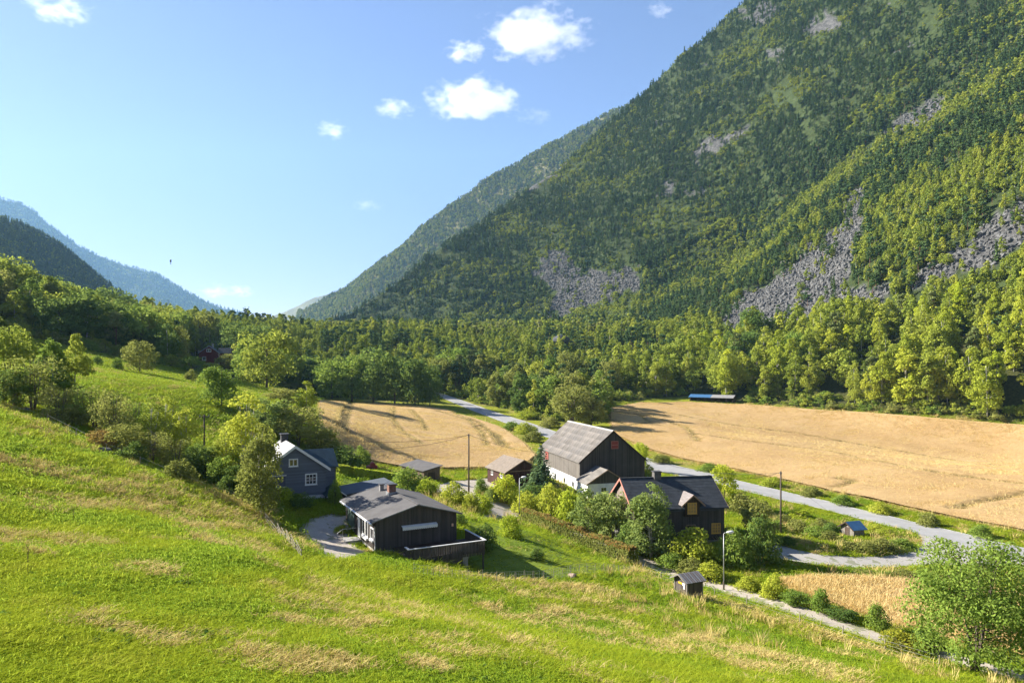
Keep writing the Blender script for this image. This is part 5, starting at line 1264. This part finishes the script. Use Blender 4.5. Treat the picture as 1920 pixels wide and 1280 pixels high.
dxs, dzs = -x0_/nz_, (BR+.01-z0_)/nz_; ws_ = (BL+.66)/nx_
sheets = []
for t_ in tone:
    cor = MB(); kx = 12
    for i in range(kx):      # shallow corrugation
        a0, a1 = ws_*i/kx, ws_*(i+1)/kx; u0, u1 = .022*(i % 2), .022*((i+1) % 2)
        cor.slab([(0, a0, u0), (0, a1, u1), (dxs*1.03, a1, dzs*1.03+u1), (dxs*1.03, a0, dzs*1.03+u0)], (0, 0, .012))
    sheets.append(cor.mesh('roof_sheet', t_))
for j in range(nz_):
    for i in range(nx_):
        o = obj('roof_sheet', sheets[random.randrange(4)], rb[-1]); o.location = (x0_+dxs*j, -.13+ws_*i, z0_+dzs*j+.112+.012*(nz_-j)/nz_+random.uniform(0, .006))
MB().slab([(-.22, -.14, BR+.0), (-.22, BL+.54, BR+.0), (0, BL+.54, BR+.20), (0, -.14, BR+.20)], (0, 0, .03)).build('ridge_cap', M_CONC, ba)
barge(ba, -BWd, BWd, -.17, BE, BR, M_BROWNW, .32, .24, .05)
btop = lambda a: BE+(BR-BE)*(1-abs(a)/BWd)-.1
battens(ba, [('y', .2, -1, -BWd, BWd, BM, btop), ('x', -BWd-.045, -1, .3, BL, BM+.03, lambda a: BE-.1)], M_BLACKW, .4)
window(ba, .35, BR-2.35, 1.15, 1.15, .17, M_PINK, nx=1, nz=2, fr=.10, bar=.12, sill=False, glass=M_REDF)
for y in (3.5, 8.0, 13.0): window(ba, y, 1.3, .6, .7, -BWd-.02, M_DARKC, nx=1, nz=1, axis='x', fr=.06, sill=False)
window(ba, 18.0, BM+2.2, 1.6, 1.7, -BWd-.045, M_PINK, M_REDF, nx=1, nz=2, axis='x', fr=.12, bar=.08)
# annex
ax_ = -3.15; AR = CZ-16.7-bz-.1; AE = AR-2.05; AW = 3.4
an = MB().prism([(ax_-AW, -4.6, 1.95), (ax_+AW, -4.6, 1.95), (ax_+AW, -4.6, AE), (ax_, -4.6, AR), (ax_-AW, -4.6, AE)], (0, 4.77, 0)).build('annex', M_BLACKW, ba)
MB().box(ax_-AW-.02, ax_+AW+.02, -4.63, .15, -1.0, 2.6).build('annex_base_wall', M_LIME, an)
for sg in (-1, 1):
    asl = (AR-AE)/AW
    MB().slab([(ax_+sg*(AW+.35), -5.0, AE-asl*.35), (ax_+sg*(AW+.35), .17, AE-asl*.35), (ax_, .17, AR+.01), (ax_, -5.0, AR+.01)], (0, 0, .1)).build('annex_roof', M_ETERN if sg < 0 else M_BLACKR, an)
    MB().slab([(ax_+sg*(AW+.37), -5.05, AE-asl*.37-.08), (ax_, -5.05, AR-.08), (ax_, -5.05, AR+.13), (ax_+sg*(AW+.37), -5.05, AE-asl*.37+.13)], (0, .045, 0)).build('annex_barge_board', M_TAN, an)
window(ba, ax_-.6, 1.55, .9, .75, -4.63, M_WHITE, nx=2, nz=1); MB().box(ax_+1.2, ax_+2.3, -4.66, -4.632, -.3, 1.95).build('annex_door', M_DARKC, an)
window(ba, -1.9, 1.4, .35, .5, ax_-AW-.02, M_DARKC, nx=1, nz=1, axis='x', fr=.05, sill=False)

# ---- small storehouse
t3 = math.atan2(.443, .896); sx, sy = 2.2, 122.0; sz = CZ-21.5
sh_ = thing('storehouse', (sx, sy, sz), t3, 'small dark red-brown storehouse with weathered roof by the yard', 'shed')
SR = CZ-16.4-sz-.1; SE = SR-1.85; SW = 3.45
DKR = board_mat('dark red brown boards', (.075, .035, .028), 'x', .17, .4)
gable_block(sh_, -SW, SW, .3, 8.3, .2, SE, SR, DKR); MB().box(-SW+.05, SW-.05, .35, 8.2, -.8, .197).build('foundation', M_CONC, sh_)
gable_roof(sh_, -SW, SW, .3, 8.3, SE, SR, (M_SHING, M_SHING), .45, .35, .10)
barge(sh_, -SW, SW, -.09, SE, SR, M_TAN, .45, .16)
battens(sh_, [('y', .3, -1, -SW, SW, .25, lambda a: SE+(SR-SE)*(1-abs(a)/SW)-.1), ('x', -SW, -1, .3, 8.3, .25, lambda a: SE-.15)], DKR, .4)
for y in (2.2, 6.2): window(sh_, y, SE-.85, .6, .7, -SW, M_WHITE, nx=1, nz=2, axis='x')
MB().box(-.6, .6, .25, .297, .3, 2.2).build('door', M_BROWNW, sh_)
MB().box(-SW-.03, SW+.03, .24, .28, SE-.05, SE+.08).build('beam', M_TAN, sh_)

# ---- flat-roofed shed
t4 = math.atan2(.57, .82); fx, fy = -15.3, 118.0; fz = float(H(fx+1, fy+3))
fs = thing('shed', (fx, fy, fz), t4, 'low brown shed with flat grey felt roof beside the grain', 'shed')
zl = CZ-17.9-fz; zh = CZ-17.2-fz
MB().prism([(.25, .25, -.6), (3.35, .25, -.6), (3.35, .25, zh-.05), (.25, .25, zl+.08)], (0, 9.0, 0)).build('wall', M_OLDW, fs)
MB().slab([(-.1, -.1, zl+.02), (3.75, -.1, zh+.06), (3.75, 9.6, zh+.06), (-.1, 9.6, zl+.02)], (0, 0, .12)).build('roof', M_FELT, fs)
battens(fs, [('y', .25, -1, .25, 3.35, 0, lambda a: zl+.1+(zh-zl)*a/3.6), ('x', .25, -1, .25, 9.2, 0, lambda a: zl)], M_OLDW, .35)
MB().box(1.0, 2.4, .2, .247, 0, 1.75).build('door', M_BROWNW, fs)

# ---- kiosk by the path
t5 = math.atan2(.423, .906); kx_, ky_ = 15.9, 62.0; kzz = float(H(kx_+.4, ky_+.8))-.05
ki = thing('kiosk', (kx_, ky_, kzz), t5, 'small black wooden kiosk with striped metal roof beside the path', 'kiosk')
kw = 1.75; KH = 1.85
MB().prism([(0, 0, .62), (0, kw, .62), (0, kw, KH), (0, kw/2, KH+.42), (0, 0, KH)], (kw, 0, 0)).build('wall', M_BLACKW, ki)
for k, (z0, z1) in enumerate([(.0, .17), (.21, .38), (.42, .59)]):
    MB().box(-.03, kw+.03, -.03, kw+.03, z0, z1).build('plank', M_POSTW if k % 2 == 0 else M_GREYW, ki)
MB().box(.05, kw-.05, .05, kw-.05, .0, .60).build('floor_box', M_BLACKW, ki)
for x, y in ((-.05, -.05), (kw-.05, -.05), (-.05, kw-.05)): MB().box(x, x+.1, y, y+.1, -.15, KH).build('corner_post', M_GREYW, ki)
for sg in (-1, 1):
    ye = -.3 if sg < 0 else kw+.3; ze = KH-.14
    rfk = MB().slab([(-.3, ye, ze), (kw+.3, ye, ze), (kw+.3, kw/2, KH+.45), (-.3, kw/2, KH+.45)], (0, 0, .04)).build('roof', M_BLACKR, ki)
    for i in range(9):
        a0 = -.3+(kw+.6)/9*i
        MB().slab([(a0+.03, ye, ze+.042), (a0+.22, ye, ze+.042), (a0+.22, kw/2, KH+.492), (a0+.03, kw/2, KH+.492)], (0, 0, .03)).build('roof_strip', M_RUSTR if i % 2 else M_LIGHTR, rfk)
    MB().slab([(-.34, ye, ze-.06), (-.34, kw/2, KH+.39), (-.34, kw/2, KH+.5), (-.34, ye, ze+.05)], (.035, 0, 0)).build('barge_board', M_GREYW, ki)
sg_ = MB().box(-.035, -.004, .55, 1.2, 1.42, 1.56).build('notice', M_SIGNY, ki, label='yellow notice on the kiosk wall')
MB().box(-.036, -.004, .3, .62, 1.36, 1.58).build('notice', M_WHITE, ki, label='white notice on the kiosk wall'); MB().box(-.036, -.004, .3, .45, 1.05, 1.355).build('notice', M_WHITE, ki)

# ---- blue-roofed little shed on the turnout island
t6 = math.atan2(.30, .95); x6, y6 = G(1601, 1010); z6 = float(H(x6, y6+.5))-.1
bs = thing('shed', (x6, y6, z6), t6, 'tiny grey shed with bright blue roof on the turnout island', 'shed')
MB().prism([(0, 0, 0), (0, 2.3, 0), (0, 2.3, 1.45), (0, 1.15, 2.15), (0, 0, 1.45)], (1.75, 0, 0)).build('wall', M_GREYW, bs)
battens(bs, [('y', 0, -1, 0, 1.75, .1, lambda a: 1.4), ('x', 0, -1, 0, 2.3, .1, lambda a: 1.42+.6*(1-abs(a-1.15)/1.15))], M_GREYW, .3)
for ye in (-.3, 2.6): MB().slab([(-.35, ye, 1.28), (2.1, ye, 1.28), (2.1, 1.15, 2.18), (-.35, 1.15, 2.18)], (0, 0, .07)).build('roof', M_BLUER, bs)
for sg in (-.3, 2.6): MB().slab([(-.38, sg, 1.2), (-.38, 1.15, 2.1), (-.38, 1.15, 2.26), (-.38, sg, 1.36)], (.04, 0, 0)).build('barge_board', M_BROWNW, bs)
MB().box(-.03, -.003, .75, 1.55, .05, 1.5).build('door', M_BROWNW, bs)

# ---- long shed at the far field edge
lx, ly = G(1293, 751); lx2, ly2 = G(1374, 757); tl_ = math.atan2(ly2-ly, lx2-lx); LL = math.hypot(lx2-lx, ly2-ly); lz = min(float(H(lx, ly)), float(H(lx2, ly2)))+.2
lsx = thing('long_shed', (lx, ly, lz), tl_, 'long low open shed with blue and grey roof at the field edge', 'shed')
MB().prism([(0, 4.0, 0), (0, 4.15, 0), (0, 4.15, 2.7), (0, 4.0, 2.7)], (LL, 0, 0)).build('back_wall', M_BROWNW, lsx)
for x in (0, LL-.15): MB().prism([(x, 0, -.5), (x, 4.0, -.5), (x, 4.0, 2.65), (x, 2.0, 3.3), (x, 0, 2.4)], (.15, 0, 0)).build('end_wall', M_BROWNW, lsx)
for i in range(6): MB().box(LL*i/6+.3, LL*i/6+.5, .02, .2, -.5, 2.4).build('post', M_BROWNW, lsx)
for i in range(12):
    a0, a1 = -.4+(LL+.8)*i/12, -.4+(LL+.8)*(i+1)/12-.03
    MB().slab([(a0, -.5, 2.2), (a1, -.5, 2.2), (a1, 2.0, 3.4), (a0, 2.0, 3.4)], (0, 0, .08)).build('roof_sheet', M_BLUER if i < 6 else M_LIGHTR, lsx)
    MB().slab([(a0, 4.6, 2.4), (a1, 4.6, 2.4), (a1, 2.0, 3.4), (a0, 2.0, 3.4)], (0, 0, .08)).build('roof_sheet', M_BLACKR, lsx)

# ---- red house up at the wood
rx, ry = (392-CX)/F*285, 285; rz_ = CZ+(HY-676)/F*285-1.0
rh = thing('house', (rx, ry, rz_), R(14), 'red wooden house with white windows at the wood edge', 'house')
RE, RR = 4.3, 7.2
gable_block(rh, -3.9, 3.9, 0, 8, 0, RE, RR, M_REDW); MB().box(-3.85, 3.85, .05, 7.9, -4, -.003).build('foundation', M_CONC, rh)
gable_roof(rh, -3.9, 3.9, 0, 8, RE, RR, (M_BLACKR, M_BLACKR), .4, .4, .14); barge(rh, -3.9, 3.9, -.46, RE, RR, simple('blue grey barge boards', (.30, .33, .38), .7, .1, 2), .4, .3)
window(rh, -.1, RE+.95, 1.5, .85, 0, M_WHITE, nx=2, nz=1, fr=.18, bar=.22); window(rh, -1.9, 1.9, 1.2, 1.3, 0, M_WHITE, nx=2, nz=2, fr=.16)
MB().box(3.78, 3.96, -.05, .2, 0, RE-.1).build('corner_board', M_WHITE, rh)
MB().prism([(3.9, 2.4, -2), (3.9, 7.4, -2), (3.9, 7.4, RE), (3.9, 4.9, 6.4), (3.9, 2.4, RE)], (4.0, 0, 0)).build('wing_wall', M_REDW, rh)
for y in (2.0, 7.8): MB().slab([(3.0, y, RE-.25), (8.2, y, RE-.25), (8.2, 4.9, 6.42), (3.0, 4.9, 6.42)], (0, 0, .12)).build('wing_roof', M_BLACKR, rh)
ch = MB().box(.5, 1.2, 3.2, 3.9, RR-.8, RR+1.1).build('chimney', M_CONC, rh); MB().box(.42, 1.28, 3.12, 3.98, RR+1.103, RR+1.2).build('chimney_cap', M_DARKC, ch)

# ------------------------------------------------------------------ street lamps, poles and wires
def lamp(px, base, top, label, dirx):
    x, y = G(px, base); h = (base-top)/F*y
    t = thing('street_lamp', on(x, y), 0, label, 'street lamp', 'street lamps along the farm path')
    MB().tube([(0, 0, -.3), (0, 0, h*.5), (0, 0, h-.1)], [.058, .05, .04], 10).build('pole', M_STEEL, t, True)
    MB().tube([(0, 0, -.1), (0, 0, .9)], [.095, .09], 10).build('base_sleeve', M_POLE, t, True)
    MB().tube([(0, 0, h-.12), (dirx*.12, -.05, h), (dirx*.35, -.1, h+.06)], .035, 8).build('arm', M_STEEL, t, True)
    hdm = MB().tube([(dirx*.25, -.08, h+.05), (dirx*.45, -.12, h+.08), (dirx*.85, -.2, h+.12), (dirx*.98, -.22, h+.12)], [.05, .13, .15, .05], 10).build('lamp_head', M_WHITE, t, True)
    MB().box(min(dirx*.45, dirx*.85), max(dirx*.45, dirx*.85), -.26, -.06, h-.06, h+.02).build('diffuser', simple('lamp glass', (.6, .6, .58), .3, .05, 2), hdm)
    return t
lamp(1357, 1106, 998, 'steel street lamp beside the path near the kiosk', 1)
lamp(974, 970, 895, 'steel street lamp at the driveway by the hedge end', 1)
def pole(px, base, top, label, arm=0, d=None, lean=0):
    if d: x, y = (px-CX)/F*d, d; h = CZ+(HY-top)/F*d-float(H(x, y))
    else: x, y = G(px, base); h = (base-top)/F*y
    t = thing('utility_pole', on(x, y), 0, label, 'pole', 'wooden utility poles')
    MB().tube([(0, 0, -.4), (lean*.5, 0, h*.5), (lean, 0, h)], [.14, .12, .10], 8).build('pole', M_POLE, t, True)
    if arm:
        MB().box(lean-arm, lean+arm, -.06, .06, h-.35, h-.22).build('crossarm', M_POLE, t)
        for s in (-.85, 0, .85): MB().tube([(lean+s*arm, 0, h-.22), (lean+s*arm, 0, h-.03)], [.05, .04], 6).build('insulator', M_CERAM, t)
    else:
        for s in (-.12, .12): MB().tube([(lean+s, 0, h-.35), (lean+s, 0, h-.15)], [.05, .04], 6).build('insulator', M_CERAM, t)
    return Vector(t.location)+Vector((lean, 0, h-.12))
pA = pole(879, 928, 813, 'wooden utility pole standing in front of the left grain field')
pB = pole(1464, 1004, 883, 'wooden utility pole beside the turnout island')
pC = pole(383, 842, 777, 'short utility pole with crossarm on the lower meadow', .75)
pD = pole(315, 640, 562, 'far utility pole rising above the wood', 1.0, d=470)
M_WIRE_T = M_WIRE
def wire(a, b, sag, label, n=14, r_=.026):
    a = Vector(a); b = Vector(b); p = [a.lerp(b, i/n)-Vector((0, 0, sag*4*(i/n)*(1-i/n))) for i in range(n+1)]
    o = MB().tube([q-a for q in p], r_, 4).build('overhead_wire', M_WIRE, None); o.location = a
    return tag(o, label, 'wire', 'overhead wires')
hA = gh.matrix_world
def loc_of(root, p): return Matrix.Translation(root.location) @ Matrix.Rotation(root.rotation_euler.z, 4, 'Z') @ Vector(p)
wire(pA, loc_of(gh, (4.9, 5.6, WR+.3)), 1.0, 'overhead wire from the yard pole to the teal-roofed wing')
wire(pA+Vector((.12, 0, -.1)), pC, 2.2, 'overhead wire from the yard pole across to the meadow pole')
wire(pA, loc_of(ba, (-6.0, 12, BE)), .8, 'overhead wire from the yard pole to the barn eave')
wire(pB, loc_of(kh, (KL-.3, 0, KR+.3)), .7, 'overhead wire from the roadside pole to the black house')
wire(pB+Vector((0, 0, -.1)), loc_of(ba, (6.0, .2, BE+.3)), 1.1, 'overhead wire from the roadside pole to the barn')
wire(pC, pC+Vector((-52, -8, 9)), 1.5, 'overhead wire leading left from the meadow pole')
gb = Vector(pB)+Vector((0, 0, -.6)); xg, yg = G(1560, 963); wire(gb, on(xg, yg), .0, 'guy wire of the roadside pole', 2, .012)

# ------------------------------------------------------------------ fences
def post_fence(name, px_line, h, step, label, rails, net=0, mat=M_POSTW, pr=.035, slant=0, wr=.008):
    l = GP(px_line); root = thing(name, on(*l[0]), 0, label, 'fence'); o3 = Vector(root.location)
    pts_ = []
    for a, b in zip(l, l[1:]):
        k = max(1, int(math.dist(a, b)/step))
        for i in range(k): pts_.append((a[0]+(b[0]-a[0])*i/k, a[1]+(b[1]-a[1])*i/k))
    pts_.append(l[-1]); tops = []
    pm = MB().tube([(0, 0, -.3), (0, 0, h)], [pr, pr*.85], 6).mesh('post', mat)
    for x, y in pts_:
        z = float(H(x, y)); p = obj('post', pm, root); p.location = Vector((x, y, z))-o3; p.rotation_euler = (random.gauss(0, .05), random.gauss(0, .05), 0); p.scale = (1, 1, random.uniform(.85, 1.12)); tops.append(Vector((x, y, z))-o3)
    for q in rails:
        mb = MB()
        for a, b in zip(tops, tops[1:]): mb.tube([a+Vector((0, 0, h*q+slant)), b+Vector((0, 0, h*q-slant))], wr, 4)
        mb.build('rail' if wr > .02 else 'wire', mat if wr > .02 else M_STEEL, root, kind='stuff')
    if net:
        mb = MB()
        for a, b in zip(tops, tops[1:]):
            m = max(1, int((b-a).length/net))
            for i in range(m): c = a.lerp(b, (i+.5)/m); mb.tube([c+Vector((0, 0, .02)), c+Vector((0, 0, h*.92))], .006, 3)
        mb.build('netting', M_STEEL, root, kind='stuff')
    return root
post_fence('net_fence', [(775,1082),(850,1092),(930,1096),(1000,1092),(1070,1080),(1130,1076),(1188,1078)], 1.05, 1.15, 'thin wire net fence below the garden lawn', (.12, .4, .7, .95), .28, pr=.025)
post_fence('rail_fence', [(497,985),(520,1005),(545,1028),(566,1052)], 1.0, 1.9, 'leaning wooden rail fence beside the driveway', (.35, .6, .88), 0, pr=.035, slant=.25, wr=.022)
post_fence('wire_fence', [(1205,1075),(1280,1108),(1340,1120),(1400,1136),(1500,1170),(1580,1196),(1660,1225),(1760,1255)], 1.1, 3.2, 'wire fence on wooden posts along the path', (.4, .65, .92), 0, pr=.05)
post_fence('wire_fence', [(-30,765),(90,795),(200,850),(330,905),(440,945)], 1.1, 4.5, 'old wire fence along the gully edge', (.5, .9), 0, pr=.05)
# ------------------------------------------------------------------ small roadside things
def marker(px, base, h, label):
    x, y = G(px, base); t = thing('road_marker', on(x, y), 0, label, 'marker post', 'roadside marker posts')
    MB().tube([(0, 0, -.2), (0, 0, h)], [.05, .045], 6).build('post', M_STEEL, t); MB().box(-.09, .09, -.09, .09, h, h+.3).build('reflector', M_WHITE, t)
marker(912, 786, 1.6, 'roadside marker post at the edge of the left grain field'); marker(899, 957, .9, 'short white post in front of the driveway shrub'); marker(1745, 978, .8, 'low marker at the verge above the turnout mouth')
def stone(px, py, s, label, mat=None):
    x, y = G(px, py); bm = bmesh.new(); bmesh.ops.create_icosphere(bm, subdivisions=3, radius=1); rr = np.random.default_rng(int(px))
    k = [(Vector(rr.normal(size=3)).normalized(), rr.uniform(.42, .8)) for _ in range(16)]
    for v in bm.verts:
        c = v.co.copy()
        for nn, dd_ in k:
            e = c.dot(nn)-dd_
            if e > 0: c -= nn*e
        v.co = Vector((c.x*s[0], c.y*s[1], c.z*s[2]))
    me = bpy.data.meshes.new('boulder'); bm.to_mesh(me); bm.free(); me.materials.append(mat or M_ROCK); o = obj('boulder', me); o.location = on(x, y, s[2]*.25); o.rotation_euler = (0, 0, rr.random()*6); return tag(o, label, 'rock')
stone(1072, 1082, (.9, .6, .35), 'flat brownish stone in the grass below the lawn', simple('brown stone', (.24, .18, .14), .9, .3, 3, .4))
stone(45, 772, (1.2, .8, .5), 'pale boulder at the gully edge on the left'); stone(190, 850, (1.1, .9, .6), 'grey boulder in the gully scrub'); stone(215, 858, (.8, .7, .45), 'smaller grey boulder beside the gully boulder'); stone(390, 925, (.9, .7, .5), 'grey boulder under the gully bushes'); stone(676, 1012, (.5, .4, .35), 'pale stone by the bungalow wall')
x, y = (1052-CX)/F*430, 430
bm = bmesh.new(); rr = np.random.default_rng(12)
for _ in range(34):
    q = rr.normal(size=3); q /= np.linalg.norm(q); bm.verts.new((q[0]*9*rr.uniform(.75, 1), q[1]*7*rr.uniform(.75, 1), q[2]*6*rr.uniform(.6, 1)))
bmesh.ops.convex_hull(bm, input=bm.verts); me = bpy.data.meshes.new('rock_outcrop'); bm.to_mesh(me); bm.free(); me.materials.append(simple('dark outcrop rock', (.075, .078, .085), .95, .4, .5, .6, bdist=.3))  # outcrop rock is darker and slightly bluer than the scree
rk = obj('rock_outcrop', me); rk.scale = (.7, .7, .7); rk.location = (x, y, CZ+(HY-638)/F*430); tag(rk, 'dark rock outcrop rising out of the valley wood', 'rock')
rt = thing('red_cart', on(*G(697, 884)), .4, 'small red farm cart behind the clipped hedge', 'cart')
MB().box(-.9, .9, -.5, .5, .5, 1.1).build('body', M_REDF, rt); MB().tube([(.9, 0, .6), (2.0, 0, .5)], .05, 6).build('drawbar', M_REDF, rt); MB().prism([(-.3, -.4, 1.103), (.7, -.4, 1.103), (.3, -.4, 1.7), (-.1, -.4, 1.7)], (0, .8, 0)).build('hopper', M_REDF, rt)
for s in (-1, 1): MB().tube([(-.1, s*.55, .4), (-.1, s*.68, .4)], .4, 14).build('wheel', M_DARKC, rt)
bd = thing('hanging_marker', P3(320, 492, 700), 0, 'small dark object hanging in the sky above the left ridge', 'marker')
MB().tube([(0, 0, .2), (0, 0, .6), (0, 0, 2.6), (0, 0, 3.0)], [.3, .9, .9, .3], 8).build('body', M_DARKC, bd, True); MB().tube([(0, 0, -1.7), (0, 0, -1.2), (0, 0, -.4)], [.3, .6, .2], 8).build('weight', M_DARKC, bd, True); MB().tube([(0, 0, -.5), (0, 0, .3)], .08, 6).build('rod', M_DARKC, bd)
# ------------------------------------------------------------------ clouds, far beyond the mountains
def cloud(px, py, wpx, hpx, seed, dens, label, d=9000, soft=.42, n_scale=2.4):
    x, y, z = P3(px, py, d); w = wpx/F*d*.72; h = hpx/F*d*.74
    bm = bmesh.new(); bmesh.ops.create_icosphere(bm, subdivisions=3, radius=1); me = bpy.data.meshes.new('cloud'); bm.to_mesh(me); bm.free()
    m, nt, out = new_mat('cloud vapour '+str(seed)); o = objco(nt)
    off = nd(nt, 'ShaderNodeVectorMath', {0: stretch(nt, o, (w/h*.55, w/h*.4, 1.0)), 1: (seed*3.1, seed*1.7, seed*.9)}, operation='ADD').outputs[0]
    nz = noise(nt, off, n_scale, 7, .62)
    ln = nd(nt, 'ShaderNodeVectorMath', {0: o}, operation='LENGTH').outputs['Value']
    f = mathn(nt, 'SUBTRACT', mathn(nt, 'MULTIPLY', nz, 3.4), mathn(nt, 'ADD', mathn(nt, 'MULTIPLY', mathn(nt, 'POWER', ln, 2.0), 1.35), soft+.85))
    den = mathn(nt, 'MULTIPLY', mathn(nt, 'MULTIPLY', f, .8, True), dens)
    pv = nd(nt, 'ShaderNodeVolumePrincipled', {'Color': (1, 1, 1, 1), 'Density': den, 'Anisotropy': .35})
    nt.links.new(pv.outputs[0], out.inputs['Volume']); me.materials.append(m)
    c = obj('cloud', me); c.location = (x, y, z); c.scale = (w, w*.7, h); tag(c, label, 'cloud', 'small fair-weather clouds'); return c
cloud(1005, 66, 215, 85, 1, .0075, 'largest white cloud at the top of the sky')
cloud(888, 188, 180, 74, 2, .0075, 'broad white cloud below the largest one')
cloud(872, 96, 78, 40, 3, .007, 'small white cloud between the two large ones')
cloud(740, 204, 84, 34, 4, .0045, 'wispy small cloud left of the broad cloud')
cloud(624, 244, 66, 34, 5, .004, 'small faint cloud lowest in the left row')
cloud(110, 18, 130, 44, 6, .0035, 'wispy cloud in the upper left corner', soft=.46)
cloud(1238, 18, 58, 28, 7, .004, 'tiny cloud near the mountain top')
cloud(1003, 218, 80, 30, 8, .0015, 'faint veil right of the broad cloud')
cloud(688, 385, 60, 22, 9, .0015, 'faint pinkish wisp halfway down the sky')
cloud(405, 546, 62, 30, 10, .002, 'low cloud above the left ridge end', d=14000)
cloud(450, 546, 60, 26, 11, .002, 'low cloud in the valley gap', d=14000)
# ------------------------------------------------------------------ air
lo = float(ZZ.min())-1.0; hi = max(float(VN[..., 2].max()), float(VF[..., 2].max()), float(VL1[..., 2].max()), float(VL2[..., 2].max()))+20
HZ = MB().box(-7250, 7250, -300, 7800, lo, hi)
m, nt, out = new_mat('valley haze')
pv = nd(nt, 'ShaderNodeVolumePrincipled', {'Color': (.36, .66, 1, 1), 'Density': 5.5e-5, 'Anisotropy': .15}); nt.links.new(pv.outputs[0], out.inputs['Volume'])
hz_ = HZ.build('haze', m); tag(hz_, 'thin blue air haze filling the valley', kind='stuff')
